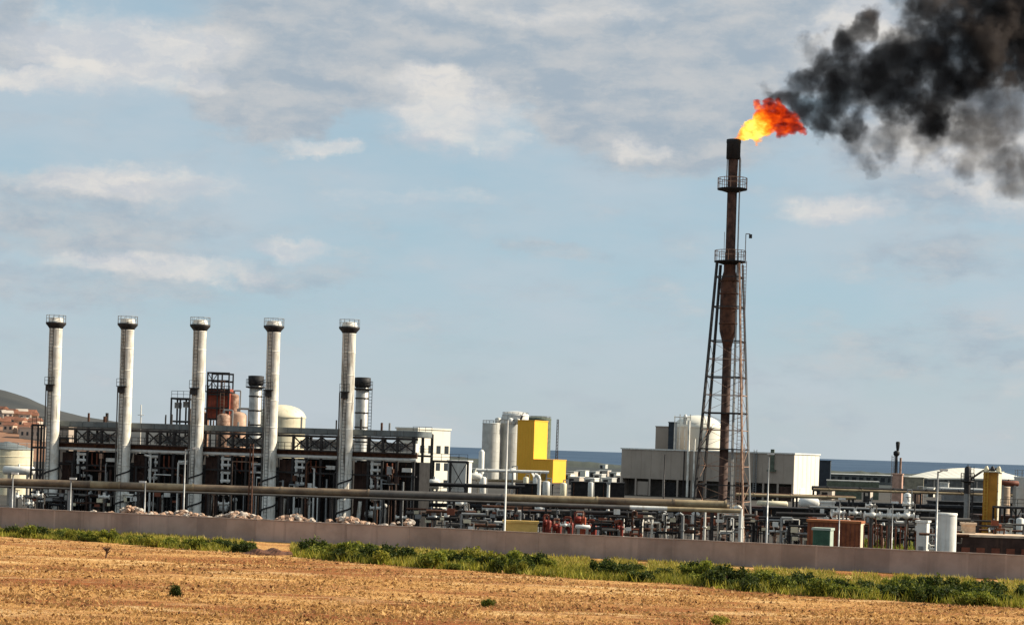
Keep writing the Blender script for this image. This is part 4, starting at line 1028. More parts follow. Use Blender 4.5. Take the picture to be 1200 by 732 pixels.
b = MB(); b.path([(-30.6, -.5, .1), (-30.6, -.5, H + 8.5)], .35, 8); b.path([(-28.8, -.5, .1), (-28.8, -.5, H + 3.5)], .25, 8); b.obj('riser_pipe', stackpaint, t)
b = MB(); b.box(.002, 6, 0, .09, 11, 3.6); b.obj('door', white, t)
block('bunker', 'grey box building against the left of the white tanks behind the warehouse', 'building', 784, 515, 650, S(16, 650), 10, Z(776, 500, 650), greyclad, 10, 'nr')
block('bunker', 'dark narrow block between the grey box building and the white tank', 'building', 790, 512, 640, S(7, 640), 8, Z(786, 495, 640), bluegrey, 10, 'nr')
tank('white_tank', 'large white domed tank behind the warehouse, seen through the flare tower', 817, 487, 665, 28, litclad, 'dome', .50, roofm=litclad)
t = T('tank_top_frame', 'pale steel frame and vents at the left shoulder of the large white tank', 'gantry', 800, 488, 636); zt = Z(800, 493, 636)
for i in range(4): b = MB(); b.bar((-2.4 + i * 1.6, 0, 0), (-2.4 + i * 1.6, 0, zt + 1.6 + .5 * (i % 2)), .26); b.obj('post', stackpaint, t)
b = MB(); b.box(-2.6, -.3, zt + 1.0, 2.6, .3, zt + 1.3); b.obj('beam', stackpaint, t)
b = MB(); b.lathe([(.6, zt - 1), (.6, zt + 1.5), (.2, zt + 2.1)], 10, (.9, .5)); b.obj('vent', silogrey, t)
block('dark_hall', 'dark blue hall just right of the warehouse bright end wall', 'building', 973, 548, 690, S(18, 690), 14, Z(965, 540, 690), bluegrey, 10, 'nr')

# pipe racks and added dark boxes between warehouse and pipeline
rack('long dark pipe rack below the warehouse left of the flare tower', (600, 865, 8), 305, 4, (2.4, 4.0), [(2.7, 1, .28, greypipe), (2.7, 2.6, .22, blacksteel), (4.3, .8, .32, palepipe), (4.3, 2.4, .4, insul)])
rack('pipe rack with pale pipes right of the flare tower', (868, 1000, 8), 330, 4, (3.0, 5.6), [(3.3, 1, .3, blacksteel), (5.75, 1, .26, palepipe), (5.8, 2.8, .3, rust)])
for i, (px, Y, Lp, top, m, lab) in enumerate([(640, 322, 90, 594, blackcase, 'added black backing box behind the red pumps below the yellow wing'), (745, 322, 100, 597, blackcase, 'added black backing box below the left half of the warehouse'), (560, 318, 60, 585, blackcase, 'added black backing box below the silos behind the dark pipe rack'),
                                        (835, 335, 80, 597, redbrown, 'added red brown backing box behind the legs of the flare tower'), (915, 340, 70, 596, brownpanel, 'added dark brown backing box right of the flare tower legs')]):
    tt, x0, x1 = block('dark_backing_box', lab, 'shed', px, 600, Y, S(Lp, Y), 7, Z(px, top, Y), m, 0)  # box added to give the darkness behind the pipes
    for q in range(int((x1 - x0) / 3)):
        b = MB(); b.box(x0 + .5 + q * 3, -.10, 0, x0 + .62 + q * 3, -.002, Z(px, top, Y) - .1); b.obj('wall_post', rust, tt)
    b = MB(); b.box(x0 + 2, -.07, .05, x0 + 4.2, .05, 2.2); b.obj('door', brownpanel, tt)
for i, (px, Y, Lp, top, m, lab) in enumerate([(700, 440, 62, 566, blackcase, 'added long black backing box right of the yellow wing, above the thick pipe'), (625, 445, 44, 568, blackcase, 'added black backing box below the yellow tower, above the thick pipe'), (870, 300, 40, 606, redbrown, 'added red brown backing box at the flare tower foot'),
                                        (1035, 330, 130, 598, blackcase, 'added long black backing box right behind the white valves'), (930, 318, 60, 597, blackcase, 'black shed below the bright warehouse end'), (1178, 300, 60, 606, brownpanel, 'added dark brown backing box at the foot of the orange tower right side')]):
    tt, x0, x1 = block('dark_backing_box', lab, 'shed', px, 600, Y, S(Lp, Y), 6, Z(px, top, Y), m, 0)  # more boxes added as dark backing for the gaps
    for q in range(max(1, int((x1 - x0) / 3.2))):
        b = MB(); b.box(x0 + .4 + q * 3.2, -.10, 0, x0 + .55 + q * 3.2, -.002, Z(px, top, Y) - .1); b.obj('wall_post', rust, tt)
    b = MB(); b.box(x0 + 1.2, -.07, .05, x0 + 3.2, .05, 2.2); b.obj('door', brownpanel, tt)
# white vessels and valve heads in the shade under the pipes
low = [(509, 606, 'grey'), (524, 596, 'white'), (540, 590, 'white'), (547, 598, 'white'), (552, 606, 'white'), (561, 604, 'pale'), (572, 596, 'white'), (581, 594, 'white'), (586, 605, 'grey')]
for i, (px, py, k_) in enumerate(low):
    m = {'grey': galv, 'white': white, 'pale': cream}[k_]
    if i % 3 == 1: vessel_v('vessel', f'{k_} upright vessel in the shade under the pipe, ' + ['left of the white pole', 'second of the three under the silos', 'nearest the white pole'][i // 3], px, py, 276 + i, 4.0, m, 'white vessels under the dark pipe', zb=.9)
    else: valve(f'{k_} valve under the dark pipe, ' + ['below the white block building', '', 'below the slim white column left', 'below the left silo', '', 'below the gap between silos', 'beside the upright vessel', '', 'right beside the white pole'][i], px, py, 276 + i, m, 'valves under the pipes', 1.1)
for i, (px, py) in enumerate([(20, 582), (33, 590), (44, 580), (122, 582), (262, 578), (262, 590), (354, 581), (440, 584), (440, 595), (470, 606), (633, 596), (645, 592)]):
    valve('white valve in the shade below the thick pipe, ' + ['at the left picture edge', 'left of the leftmost tall stack, lower', 'left of the leftmost tall stack, higher', 'just left of the second tall stack', 'right of the middle stack, upper', 'right of the middle stack, lower',
          'right of the fourth stack', 'right of the fifth stack, upper', 'right of the fifth stack, lower', 'low below the white block building', 'left of the red pumps', 'above the red pumps'][i], px, py, 279 + (i % 3), white, 'valves under the pipes', .95)
for i, (px, py, k_) in enumerate([(742, 605, 'w'), (762, 611, 'w'), (780, 609, 'g'), (783, 614, 'w'), (800, 612, 'g'), (811, 611, 'w'), (826, 606, 'w'), (832, 616, 'w'), (868, 604, 'w'), (757, 617, 'g'), (730, 612, 'w'), (722, 618, 'g')]):
    t = T('stand_pipe', ('white' if k_ == 'w' else 'grey') + ' short bent standpipe ' + ['under the white pipe left of the flare tower', 'with low head below the warehouse', 'thin, below the warehouse middle', 'short, below the warehouse middle', 'left of the flare tower left leg', 'right at the flare tower left leg', 'inside the flare tower legs, left', 'inside the flare tower legs, lower', 'inside the flare tower legs, right', 'in the dark below the warehouse left half', 'right of the red pumps', 'low beside the red pumps'][i], 'pipe', px, py, 268 + (i % 4) * 3, 'standpipes left of the flare tower')
    zt = max(1.4, Z(px, py - 8, 268 + (i % 4) * 3)); q = .9 * (1 if i % 2 else -1)
    m = white if k_ == 'w' else galv
    b = MB(); b.path([(0, 0, 0), (0, 0, zt), (q * .5, 0, zt + .3), (q, 0, zt)], .16 + .05 * (i % 3), 8); b.obj('pipe', m, t)
    b = MB(); b.tube((0, 0, zt * .5), (0, 0, zt * .5 + .14), .34, n=10); b.obj('flange', m, t)
# red pumps and drums
for i, (px, py, w) in enumerate([(640, 610, 7), (652, 612, 8), (665, 607, 10), (679, 606, 12), (693, 613, 8), (711, 609, 13), (725, 616, 7)]):
    Y = 262 + (i % 3) * 3; t = T('pump', 'red ' + ['pump at the left end of the red pump row', 'pump second from the left end of the red row', 'pump with tall motor right of the white post', 'biggest pump in the middle of the red row', 'small pump between two larger red ones', 'orange red pump below the warehouse left end', 'low pump at the right end of the red row'][i], 'pump', px, py, Y, 'red pumps in a row behind the wall')
    zt = max(Z(px, py - 6, Y), 1.9); wd = S(w, Y)
    zt -= .3 * (i % 3)
    b = MB(); b.box(-wd / 2, -.6, .1, wd / 2, .6, .5); b.obj('base_frame', redbrown, t)
    b = MB(); b.hcyl((-wd * .12, 0, zt - .95), .48, wd * .5, 14, .3); b.obj('motor', redpaint, t)
    b = MB(); b.lathe([(.34, .5), (.42, zt - .9), (.42, zt - .7), (.2, zt - .5)], 10, (wd * .36, 0)); b.obj('housing', mat('orange_red', (.40, .075, .022), .6, 0, .4, 1.0) if i in (3, 5) else redpaint, t)
    b = MB(); b.path([(wd * .36, 0, zt - .6), (wd * .36, 0, zt + .1), (-wd * .3, .3, zt + .1), (-wd * .3, .3, .5)], .10, 8); b.obj('discharge_pipe', rustlite if i % 2 else redbrown, t)
    for x in (-wd / 2, wd / 2):
        b = MB(); b.bar((x, -.55, .5), (x, -.55, zt), .12); b.obj('frame_post', redpaint, t)
    b = MB(); b.bar((-wd / 2, -.55, zt), (wd / 2, -.55, zt), .12); b.bar((-wd / 2, -.55, zt - .8), (wd / 2, -.55, zt - .8), .09); b.obj('frame_rail', redpaint, t)
vessel_h('drum', 'white drum lying among the red pumps', 683, 617, 258, 2.4, 16, white)
valve('white valve post between the second and third red pumps', 662, 615, 258, white, None, .8)
# yellowish low block and the white pole
t, x0, x1 = block('low_wall', 'low ochre yellow block behind the wall at the foot of the white pole', 'wall', 610, 618, 250, S(40, 250), 1.2, Z(610, 612.5, 250), mat('ochre_block', (.66, .42, .12), .8, 0, .2, 1.0), 0)
post_lamp('tall white pole in front of the yellow tower and the silos', 594, 492, 249, white, head=False, group=None, r=.105)
post_lamp('short grey post with lamp at the left picture edge', 14, 556, 262, galv, arm=.3)
post_lamp('lamp post with bent arm before the middle stack', 216, 526, 262, galv, arm=1.4)
post_lamp('slim grey lamp post right of the leftmost stack', 82, 562, 263, galv, arm=.3)
post_lamp('slim lamp post right of the second stack below the thick pipe', 169, 566, 263, galv, arm=-.3)
post_lamp('tall pale lamp post right of the flare tower', 900, 533, 252, galv, arm=.2, r=.10)
post_lamp('tall lamp post with white head beside the near white tank', 1098, 552, 230, galv, arm=.6, r=.12)
post_lamp('thin pale pole among the valves on the right', 1045, 590, 250, galv, arm=.2, r=.08)
post_lamp('thin pale pole right of the green box', 983, 586, 246, galv, arm=.2, r=.08)
post_lamp('dark thin pole in front of the warehouse left part', 778, 532, 420, darksteel, head=False, r=.14)
post_lamp('thin rusty pale pole at the right side of the flare tower', 871, 520, 270, rustlite, head=False, r=.06)
t = T('lattice_post', 'dark reddish lattice post between the middle and fourth tall stacks', 'post', 294, 560, 258); H = Z(294, 520, 258)
for dx, dy in ((-.22, -.22), (.22, -.22), (.22, .22), (-.22, .22)): b = MB(); b.bar((dx, dy, 0), (dx * .8, dy * .8, H), .09); b.obj('leg', rust, t)
b = MB()
for i in range(int(H / .6)): b.bar((-.22, -.22, i * .6), (.22, -.22, i * .6 + .6), .06); b.bar((.22, -.22, i * .6), (.22, .22, i * .6 + .6), .06)
b.obj('lacing', rust, t, kind='stuff')

# tangled pipework at ground level behind the wall
rp = random.Random(91)
def manifold(px, Y, top, w, pal, label):
    t = T('pipe_manifold', label, 'pipework', px, 600, Y, 'pipework between the wall and the sheds')
    zt = max(2.2, Z(px, top, Y)); L = S(w, Y)
    for q in range(rp.randint(5, 8)):
        m = rp.choice(pal); x = rp.uniform(-L / 2, L / 2); r = rp.uniform(.07, .2); z = rp.uniform(1.4, zt); y = rp.uniform(-.8, .8); x2 = rp.uniform(-L / 2, L / 2)
        b = MB(); b.path([(x, y, 0), (x, y, z), (x2, y, z), (x2, y + rp.uniform(-.5, .5), z + rp.choice((-.9, -.5, .6)))], r, 8)
        b.tube((x, y, z * .6), (x, y, z * .6 + .12), r * 1.9, n=10); b.obj('pipe', m, t)
    for q in range(rp.randint(1, 3)):
        x = rp.uniform(-L / 2, L / 2); z = rp.uniform(1.3, zt - .5); c_ = rp.uniform(.25, .5)
        b = MB(); b.box(x - c_, -1.05, z, x + c_, -.75, z + c_ * rp.uniform(.8, 1.8)); b.obj('instrument_box', rp.choice((white, galv, cream, redbrown)), t)
        b = MB(); b.bar((x, -.9, 0), (x, -.9, z - .003), .1); b.obj('stand', darksteel, t)
    for q in (0, 1):
        z = rp.uniform(1.6, zt); b = MB(); b.tube((-L * .7, .9 + q * .4, z), (L * .7, .9 + q * .4, z), rp.uniform(.12, .28), n=8); b.obj('header', rp.choice((blacksteel, darksteel, rust, greypipe)), t)
DK, PA, RU = [darksteel, blacksteel, greypipe, galv], [white, galv, greypipe, darksteel, stackpaint], [rust, redbrown, darksteel, rustlite, galv]
for i, (px, nm) in enumerate(LANDMARK[:-1]):
    nxt = LANDMARK[i + 1][0]
    for h in (0, 1):
        x = px + (nxt - px) * .5 * h
        left = px < 500; pal, adj = [(DK, 'dark'), (PA, 'pale and dark'), (RU, 'rusty')][(i + h * 2 + (px > 620)) % 3]
        if left:
            pal, adj = ([darksteel, blacksteel, brownpanel, blackcase], 'black') if (i + h) % 3 else ([darksteel, blacksteel, stackpaint, rust], 'black and white')
            Y_ = 300.5; top = 577; x += 14 if h == 0 else 0
        else: Y_ = 262 + 7 * ((i + h) % 4) - (18 if px > 1080 else 0); top = 592 + (px - 500) * .02
        if left and (h or not 20 < px < 470): continue
        manifold(x, Y_, top + 4 * h, 34 if left else 42, pal, f'{adj} thin pipes ' + (f'behind the wall by {nm}' if h == 0 else f'between {nm} and {LANDMARK[i + 1][1]}'))

for i, fl0 in enumerate(FUR):
    t = thing('pipe_manifold', ['dark', 'rusty', 'dark and white', 'rusty', 'black'][i] + ' pipes and ducts on the furnace front right of the ' + ['leftmost', 'second', 'middle', 'fourth', 'rightmost'][i] + ' tall stack', 'pipework', fl0, 'pipework on the furnace fronts', rowang)
    for q in range(13):
        m = rp.choice([darksteel, blacksteel, rust, brownpanel, galv, white, rustlite]); x = rp.uniform(1.6, 9.8); y = rp.uniform(.2, 1.0); z = rp.uniform(4.5, 9.4); r = rp.uniform(.06, .22)
        kind = rp.random()
        if kind < .45:
            b = MB(); b.path([(x, y, 0), (x, y, z), (x + rp.uniform(-1.5, 1.5), y + .6, z + rp.uniform(-.3, .5))], r, 8); b.obj('pipe', m, t)
        elif kind < .75:
            b = MB(); b.tube((x, y, z), (min(10, x + rp.uniform(1.2, 4)), y, z), r, n=8); b.tube((x, y, 0), (x, y, z), .07, n=6); b.obj('pipe', m, t)
        else:
            b = MB(); w_ = rp.uniform(.3, .8); b.box(x, y, z - w_ * 1.6, x + w_, y + .5, z); b.bar((x + w_ / 2, y + .25, 0), (x + w_ / 2, y + .25, z - w_ * 1.6 - .003), .12); b.obj('duct_box', m, t)
    for q in range(3):
        x = rp.uniform(.5, 9.5); y = rp.uniform(2, 7); h = rp.uniform(.6, 1.7); b = MB(); b.tube((x, y, 14.052), (x, y, 14.05 + h), rp.uniform(.08, .25), n=8); b.obj('roof_vent', rp.choice([darksteel, galv, rust]), t)

# rubble stones heaped behind the wall below the furnaces
stone_meshes = []
for i in range(6):
    b = MB(); rg = random.Random(40 + i); n = 9; pr = []
    vs = []; fs = []; kk = 5
    for k_ in range(kk + 1):
        for j in range(n):
            a = 2 * math.pi * j / n; q = max(.08, math.sin(math.pi * k_ / kk)) * rg.uniform(.75, 1.2)
            q *= 1.25 if (j + k_ + i) % 3 == 0 else .85; vs.append((q * math.cos(a) * .62, q * math.sin(a) * .5, -.45 * math.cos(math.pi * k_ / kk) * rg.uniform(.85, 1.1)))
    for k_ in range(kk):
        for j in range(n): fs.append((k_ * n + j, k_ * n + (j + 1) % n, (k_ + 1) * n + (j + 1) % n, (k_ + 1) * n + j))
    fs += [tuple(range(n - 1, -1, -1)), tuple(range(kk * n, kk * n + n))]
    b.add(vs, fs); stone_meshes.append(b.mesh('stone', stone))
stone_meshes_w = []
for me in stone_meshes:
    mw = me.copy(); mw.materials.clear(); mw.materials.append(stonew); stone_meshes_w.append(mw)
em_ = mat('rubble_bank_earth', (.22, .13, .085), .95, 0, .5, 1.0, bump=.5)
b = MB(); pts = []; nx_ = 120
xa, xb = X(108, 600, 262), X(500, 610, 252)
for j in range(9):
    for i in range(nx_ + 1):
        u_ = i / nx_; x = xa + (xb - xa) * u_; prof = math.sin(math.pi * j / 8) ** .8
        pts.append((x, wall_y(x) + 2.2 + j * .55, prof * min(1, 8 * u_, 8 * (1 - u_)) * (2.6 + .35 * math.sin(x * .9) + .25 * math.sin(x * 2.3 + 1) + .15 * random.random()) - .05))
b.add(pts, [(j * (nx_ + 1) + i, j * (nx_ + 1) + i + 1, (j + 1) * (nx_ + 1) + i + 1, (j + 1) * (nx_ + 1) + i) for j in range(8) for i in range(nx_)])
b.obj('rubble_bank', em_, None, kind='structure')
ns = 0
while ns < 260:
    px = random.uniform(118, 492)
    if random.random() > .62 + .38 * (math.sin(px * .09) * .5 + .5): continue
    x = X(px, 602, 262); yy = random.uniform(.3, 2.6); y = wall_y(x) + 2.2 + yy
    zb = 2.6 * min(1, math.sin(math.pi * min(yy / .55, 8) / 8) ** .8) + .3 * math.sin(x * .9)
    i = random.randrange(6); wht = random.random() < .42
    s_ = random.uniform(.38, .95)
    o = link('stone', (stone_meshes_w if wht else stone_meshes)[i], None, (x, y, max(.2, zb + .15 * s_)))
    o.rotation_euler = (random.uniform(-.4, .4), random.uniform(-.4, .4), random.random() * 6.28); o.scale = (s_, s_, s_ * random.uniform(.7, 1.1))
    o['label'] = ('white broken stone' if wht else 'pinkish brown broken stone') + ' in the rubble heap behind the wall below the stacks'; o['category'] = 'stone'; o['label'] = ('large ' if s_ > .68 else 'small ' if s_ < .48 else '') + ('white' if wht else 'pinkish brown') + ' stone ' + ('high' if yy > 1.6 else 'low') + ' on the rubble below ' + near(px); o['group'] = 'rubble stones behind the wall'
    ns += 1

# ================================================================== RIGHT SIDE
t = tank('near_tank', 'upright pale cylindrical tank just behind the wall on the right', 1110, 603, 236, 12, white, 'flat', .02, stairs=False, rail=False)
t = T('small_flare', 'dark slim vent column with head, alone above the works on the right', 'vent stack', 1050, 550, 470); H = Z(1050, 518, 470)
b = MB(); b.lathe([(.55, 0), (.55, Z(1050, 556, 470)), (.38, Z(1050, 555, 470)), (.32, H - 3)], 12); b.obj('column', darksteel, t)
b = MB(); b.lathe([(.35, H - 3.2), (.72, H - 2.8), (.72, H - 2.2), (.35, H - 1.9)], 12); b.lathe([(.3, H - 1.9), (.42, H - 1.0), (.5, H), (.3, H + .2)], 12, (.25, 0)); b.obj('head', blacksteel, t)
b = MB(); b.tube((1.0, 0, 0), (1.0, 0, H - 3.5), .25, n=8); b.obj('riser_pipe', rustlite, t)
ladder(-.8, -.2, 1, H - 3, .5, .5, .13).obj('ladder', galv, t)
block('plinth_house', 'pinkish pale block at the foot of the dark vent column', 'building', 1051, 570, 462, S(11, 462), 4, Z(1050, 556, 462), mat('pink_plaster', (.50, .30, .22), .85), 15)
t = T('distillation_column', 'dark topped column left of the orange tower', 'column', 1133, 590, 300); H = Z(1133, 546, 300)
b = MB(); b.lathe([(.42, 0), (.42, Z(1133, 578, 300))], 14); b.obj('lower_shell', galv, t)
b = MB(); b.lathe([(.50, Z(1133, 578, 300)), (.50, H - .3), (.25, H)], 14); b.obj('upper_shell', darksteel, t)
b = MB(); b.lathe([(.5, Z(1133, 565, 300)), (1.0, Z(1133, 564, 300)), (1.0, Z(1133, 563, 300)), (.5, Z(1133, 562.9, 300))], 14); d = b.obj('platform', darksteel, t)
railing(.98, Z(1133, 563, 300), 1.1, 10, t=.07).obj('railing', darksteel, d)
ladder(.6, -.3, .3, H, .45, .5, .07).obj('ladder', darksteel, t)
b = MB(); b.path([(0, 0, H - .2), (0, 0, H + .3)], .06, 6); b.path([(.5, 0, H - 1.8), (2.3, .5, H - .6), (4.6, .5, H - .2)], .16, 8); b.obj('overhead_pipe', darksteel, t)
t = T('orange_tower', 'square orange steel clad tower with a bright right edge', 'tower', 1168, 600, 296, rz=-R(28)); H = Z(1160, 553, 296)
b = MB(); b.box(-2.1, 0, 0, 0, 1.7, H); b.obj('cladding', orange, t)
b = MB(); b.box(.002, -.05, 0, .12, 1.75, H); b.obj('lit_side', cream, t)  # cream colour stands for sunlight on the tower's right side
b = MB()
for i in range(9): b.box(-2.14, -.05, .8 + i * H / 9, .14, -.002, .92 + i * H / 9)
b.obj('cladding_band', orange, t)
b = MB(); b.box(-2.4, -.3, H + .003, .4, 2.0, H + .15); b.obj('roof', cream, t)
for q in range(3): b = MB(); b.lathe([(.35, H + .16), (.35, H + .5), (.15, H + .9)], 10, (-1.9 + q * .9, .8)); b.obj('vent', darksteel if q == 1 else cream, t)
ladder(-1.6, -.2, .3, H, .45, .5, .08).obj('ladder', mat('yellow_steel', (.70, .42, .06)), t)
tank('grey_tank', 'grey cylindrical tank at the right picture edge', 1204, 560, 330, 15, silogrey, 'flat', .02)
vessel_h('drum', 'rusty brown drum high on the frame between orange tower and grey tank', 1182, 566, 318, 3.2, 22, redbrown)
tank('rust_tank', 'tan coloured tank in the gap right of the orange tower', 1178, 570, 325, 6, mat('tan_paint', (.50, .36, .24), .6, 0, .3, .8), 'cone', .2, stairs=False)
steel_frame('steel_frame', 'dark pipe frame before the grey tank at the right edge', 1172, 1212, 594, 290, 4, 2, darksteel, 3)
for i, (px, py) in enumerate([(1182, 612), (1195, 606), (1207, 614)]): vessel_v('vessel', ['pale vessel at the foot of the orange tower right side', 'white vessel below the grey tank', 'pale vessel at the lower right picture edge'][i], px, py, 276, 4.5, (cream, white, stackpaint)[i], zb=.7)
t, x0, x1 = block('low_building', 'long dark brown low building with a pale flat roof below the orange tower', 'building', 1164, 638, 246, S(90, 246), 6, Z(1150, 629, 246), brownpanel, 0, roofm=mat('pale_roof', (.70, .52, .36), .8))
for i in range(5): b = MB(); b.box(x0 + .8 + i * 1.8, -.06, .2, x0 + 1.8 + i * 1.8, .04, 1.9); b.obj('door', redbrown, t)
block('roof_box', 'pale pinkish box on the low brown building left of the orange tower', 'box', 1135, 620, 250, S(16, 250), 2, Z(1135, 615, 250), mat('pale_roof', (.70, .52, .36), .8), 10)
# green box, red-brown container, valves
t, x0, x1 = block('green_container', 'green box container with pale lit end behind the wall', 'container', 972, 634, 242, S(20, 242), 1.8, Z(962, 621, 242), greenpaint, 22, 'nr', roofm=litgreen)
b = MB(); b.box(.003, .05, .05, .06, 1.75, Z(962, 621, 242) - .05); b.obj('pale_end', litgreen, t)  # paler green puts the sunlight on this end into the colour
b = MB()
for i in range(9): b.box(x0 + .15 + i * .2, -.05, .1, x0 + .21 + i * .2, -.001, Z(962, 621, 242) - .1)
b.obj('corrugation', greenpaint, t, kind='stuff')
t, x0, x1 = block('rust_container', 'long rusty red low container with pale end, left of the valves', 'container', 1008, 620, 250, S(62, 250), 3, Z(985, 612.5, 250), mat('rust_container_paint', (.30, .085, .030), .7, 0, .4, .8), 18, 'nr', roofm=mat('rust_orange_roof', (.40, .14, .05), .8))
b = MB(); b.box(.003, .05, .05, .08, 2.95, Z(985, 612.5, 250) - .05); b.obj('pale_end', cream, t)
b = MB()
for i in range(22): b.box(x0 + .25 + i * .55, -.06, .1, x0 + .40 + i * .55, -.001, Z(985, 612.5, 250) - .12)
b.obj('corrugation', redbrown, t, kind='stuff')
valab = ['white round valve', 'white round valve', 'white round valve']
for i, (px, py, s_) in enumerate([(983, 600, 1.0), (1002, 601, 1.0), (1022, 603, 1.3), (1042, 604, 1.35), (1062, 604, 1.3), (1075, 609, 1.0), (1020, 592, .8), (1064, 590, .9)]):
    valve('white round valve right of the red container, ' + ['above its left part', 'above its right end', 'largest beside its end', 'in the middle of the valve row', 'left of the small white house', 'low at the small white house', 'small upper one left', 'small upper one right'][i], px, py, 262 + (i % 2) * 4, white, 'white valves on the right', s_)
rack('pipe rack with pale pipes behind the white valves', (955, 1098, 7), 285, 4, (3.0, 5.0), [(5.2, .5, .16, galv), (5.2, 1.5, .2, greypipe), (3.2, 1.0, .3, blacksteel), (3.2, 2.4, .2, greypipe)])
rack('dark pipe rack farther back on the right', (958, 1200, 9), 370, 5, (3.5, 6.2), [(6.4, 1, .22, palepipe), (6.6, 3, .4, blacksteel), (3.9, 1, .4, blacksteel), (3.9, 3, .4, greypipe)])
for i, (px, Y, Lp, top, m, lab) in enumerate([(1020, 392, 120, 592, blackcase, 'added black backing box behind the pipe racks on the right'), (1150, 392, 110, 590, blackcase, 'added black backing box behind the orange tower')]):
    tt, x0, x1 = block('dark_backing_box', lab, 'shed', px, 600, Y, S(Lp, Y), 7, Z(px, top, Y), m, 0)  # added dark backing box, not a building known to stand here
    b = MB(); b.box(x0 + 2, -.07, .05, x0 + 4.2, .05, 2.2); b.obj('door', brownpanel, tt)
    b = MB(); b.box(x1 - 4.2, -.07, 1.2, x1 - 2.2, .05, 2.4); b.obj('window', darkglass, tt)
t, x0, x1 = block('valve_house', 'small white house at the right end of the white valves', 'building', 1086, 622, 252, S(12, 252), 2.4, Z(1080, 612, 252), white, 20, 'nr')
b = MB(); b.box(x0 + .3, -.05, .05, x0 + .9, .04, 1.6); b.obj('door', galv, t)
t, x0, x1 = block('white_gate_house', 'white arch shaped frame right of the warehouse end wall', 'gate', 978, 596, 310, S(16, 310), .8, Z(970, 589, 310), white, 0, 'nr', z0=Z(970, 594, 310))
for x in (x0 + .25, x1 - .25): b = MB(); b.box(x - .25, 0, 0, x + .25, .8, Z(970, 594, 310) - .003); b.obj('pier', white, t)
vessel_h('bullet_tank', 'white bullet tank lying in front of the warehouse end wall', 948, 589, 350, 6, 20, white)
vessel_h('drum', 'white drum lying under the warehouse front right part', 905, 590, 400, 3.5, 34, cream)
vessel_v('vessel', 'white vessel just left of the dark vent column foot', 1063, 577, 330, 4, white, zb=1.2)
vessel_v('vessel', 'rusty vessel just right of the dark vent column foot', 1075, 573, 380, 5, rustlite, zb=1.2)
t, x0, x1 = block('container_stack', 'grey green long shed behind the works right of the warehouse', 'shed', 1030, 570, 620, S(60, 620), 10, Z(1000, 564, 620), landgreen, 8, 'nr', roofm=silogrey, ribs=3)
t, x0, x1 = block('office', 'pale olive office with flat roof right of the vent column', 'building', 1082, 572, 560, S(22, 560), 8, Z(1070, 560, 560), mat('olive_plaster', (.28, .25, .18), .8), 12, 'nr')
for i in range(3): b = MB(); b.box(x0 + .6 + i * 1.6, -.06, 2, x0 + 1.5 + i * 1.6, .05, 3.4); b.obj('window', darkglass, t)
t, x0, x1 = block('white_canopy', 'white flat roof building between the tall lamp post and the dark column', 'building', 1151, 585, 420, S(44, 420), 8, Z(1140, 574, 420), mat('canopy_grey', (.22, .21, .20), .8), 8, 'nr', roofm=white, parapet=.5)  # plain mid grey walls below a white roof
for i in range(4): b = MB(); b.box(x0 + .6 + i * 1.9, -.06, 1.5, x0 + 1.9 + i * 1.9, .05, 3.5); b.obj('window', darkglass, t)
# the big pale arched roof at the far right and the long low roof beside it
FYY = 820
t = T('arched_hall', 'wide hall with a pale low arched roof at the far right', 'hall', 1162, 560, FYY)
Lh = S(150, FYY); za, zb_ = Z(1092, 560, FYY), Z(1162, 549, FYY)
pr = []; nn_ = 20
for i in range(nn_ + 1):
    u_ = i / nn_; pr.append((-Lh / 2 + Lh * u_, za + (zb_ - za) * math.sin(math.pi * u_) ** .9))
pf = [(x, za + (z - za) * .12) for x, z in pr]
vs = [(x, 0, z) for x, z in pf] + [(x, 40, z) for x, z in pr] + [(x, 0, z - .6) for x, z in pf] + [(x, 40, z - .6) for x, z in pr]
k_ = nn_ + 1; fs = []
for i in range(nn_): fs += [(i, i + 1, k_ + i + 1, k_ + i), (2 * k_ + i, i * 1 + 3 * k_, 3 * k_ + i + 1, 2 * k_ + i + 1), (2 * k_ + i, 2 * k_ + i + 1, i + 1, i)]
b = MB(); b.add(vs, fs, False); b.obj('roof', litclad, t)
b = MB(); b.add([(x, .6, z - .61) for x, z in pf] + [(x, .6, 0) for x, z in pf], [(k_ + i, k_ + i + 1, i + 1, i) for i in range(nn_)]); b.obj('wall', mat('hall_wall', (.14, .14, .13), .8), t)
for i in range(9): x = -Lh / 2 + Lh * (i + .5) / 9; b = MB(); b.box(x - .3, .1, 0, x + .3, .58, za - .7); b.obj('pier', concrete, t)
t, x0, x1 = block('long_shed', 'long low dark shed with a thin white roof line near the shore', 'shed', 1030, 560, 1000, S(135, 1000), 20, Z(1030, 557, 1000), mat('hall_wall', (.14, .14, .13), .8), 0, roofm=white, parapet=.8)
b = MB()
for i in range(16): b.box(x0 + 1 + i * 3.5, -.1, 1.5, x0 + 3 + i * 3.5, .05, 3.5)
b.obj('window', darkglass, t)
# curb and grass inside the plant on the right
def yard_pt():
    px = random.uniform(975, 1090); py = random.uniform(634, 652)
    g = gxy(px, py); return g.x, g.y, 0, random.uniform(.7, 1.6)
tri_obj('yard_grass', scatter_tufts(5000, yard_pt, .2, .45), leaf_mid, kind='stuff')
b = MB(); p0, p1 = gxy(1020, 664), gxy(1092, 660)
b.bar((p0.x, wall_y(p0.x) + 6, .9), (p1.x, wall_y(p1.x) + 6.5, .9), .6, 1.8)
b.obj('kerb', stonew, None, label='pale low kerb behind the wall left of the near white tank', category='kerb')

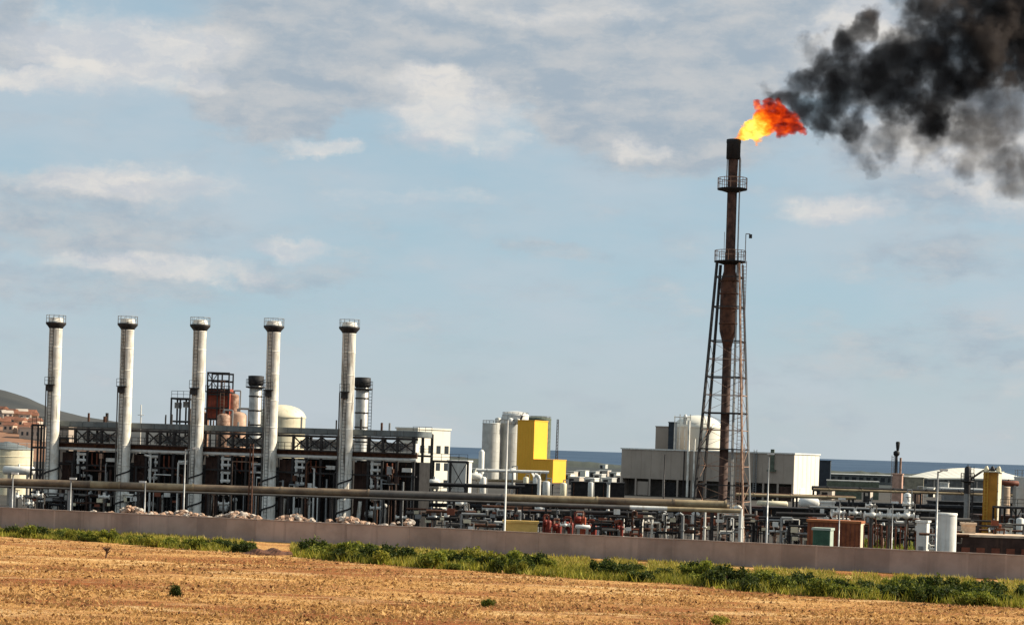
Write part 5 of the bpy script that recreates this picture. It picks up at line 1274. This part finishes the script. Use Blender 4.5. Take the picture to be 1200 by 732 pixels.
# ================================================================== FAR SHORE
scm = mat('scrub_flat', (.030, .034, .030), .95, 0, .5, .02, col2=(.018, .024, .022))
sheet('scrubland', [-300 + 100 * i for i in range(20)], [880, 1000, 1200, 1400, 1640], lambda x, y: .02, scm)
landm = mat('far_scrub', (.05, .058, .045), .95, 0, .4, .02)
b = MB(); pts = []; nx_ = 160
for j in range(5):
    for i in range(nx_ + 1):
        x = -80 + 960 * i / nx_; h = (0, 1, .9, .8, 0)[j] * (2.6 + 1.6 * math.sin(x * .05) * math.sin(x * .013) + 1.6 * random.random())
        pts.append((x, 1500 + j * 35, h - .1))
b.add(pts, [(j * (nx_ + 1) + i, j * (nx_ + 1) + i + 1, (j + 1) * (nx_ + 1) + i + 1, (j + 1) * (nx_ + 1) + i) for j in range(4) for i in range(nx_)])
b.obj('shore_bank', landm, kind='structure')
far = [(668, 556, 900, 9), (680, 557, 960, 12), (694, 558, 940, 8), (706, 556, 1000, 12), (718, 558, 930, 9), (724, 562, 800, 8), (672, 566, 720, 14), (690, 568, 700, 12), (711, 567, 720, 12), (540, 556, 820, 12), (553, 553, 900, 9), (706, 546, 1450, 7), (968, 575, 600, 14), (1090, 572, 700, 8), (1106, 566, 800, 10), (1015, 574, 560, 10), (664, 561, 820, 9), (700, 562, 830, 10)]
for i, (px, py, Y, w) in enumerate(far):
    H = max(2.6, Z(px, py, Y)); wm = [plasterw, litclad, silogrey][i % 3]
    tt, x0, x1 = block('far_shed', ['pale', 'cream', 'grey'][i % 3] + ' distant shed, ' + ('upper' if py < 557.5 else 'middle' if py < 563 else 'lower') + ' row, ' + ('left' if px < 676 else 'right' if px > 705 else 'centre') + (' of the gap beside the warehouse' if 650 < px < 735 else ' of the far works'), 'shed', px, py, Y, S(w, Y), 8, H, wm, 15, group='small distant sheds', roofm=white if i % 2 else silogrey)
    b = MB(); b.box(x0 + .5, -.06, .1, x0 + 2.2, .05, min(2.2, H - .3)); b.obj('door', darksteel, tt)
# tell apart things that would otherwise read the same, by their order along the row
same = {}
for o in COL.objects:
    if o.parent is None and o.get('label'): same.setdefault(o['label'], []).append(o)
for lab, os_ in same.items():
    if len(os_) < 2: continue
    os_.sort(key=lambda o: o.location.x / max(o.location.y, 1))
    n = len(os_)
    nm_ = {2: ['left one', 'right one'], 3: ['left one', 'middle one', 'right one']}.get(n) or (['leftmost'] + [['second', 'third', 'fourth', 'fifth', 'sixth', 'seventh', 'eighth', 'ninth', 'tenth', 'eleventh', 'twelfth'][min(i, 10)] + ' from left' for i in range(n - 2)] + ['rightmost'])
    for o, q in zip(os_, nm_): o['label'] = lab + ', ' + q
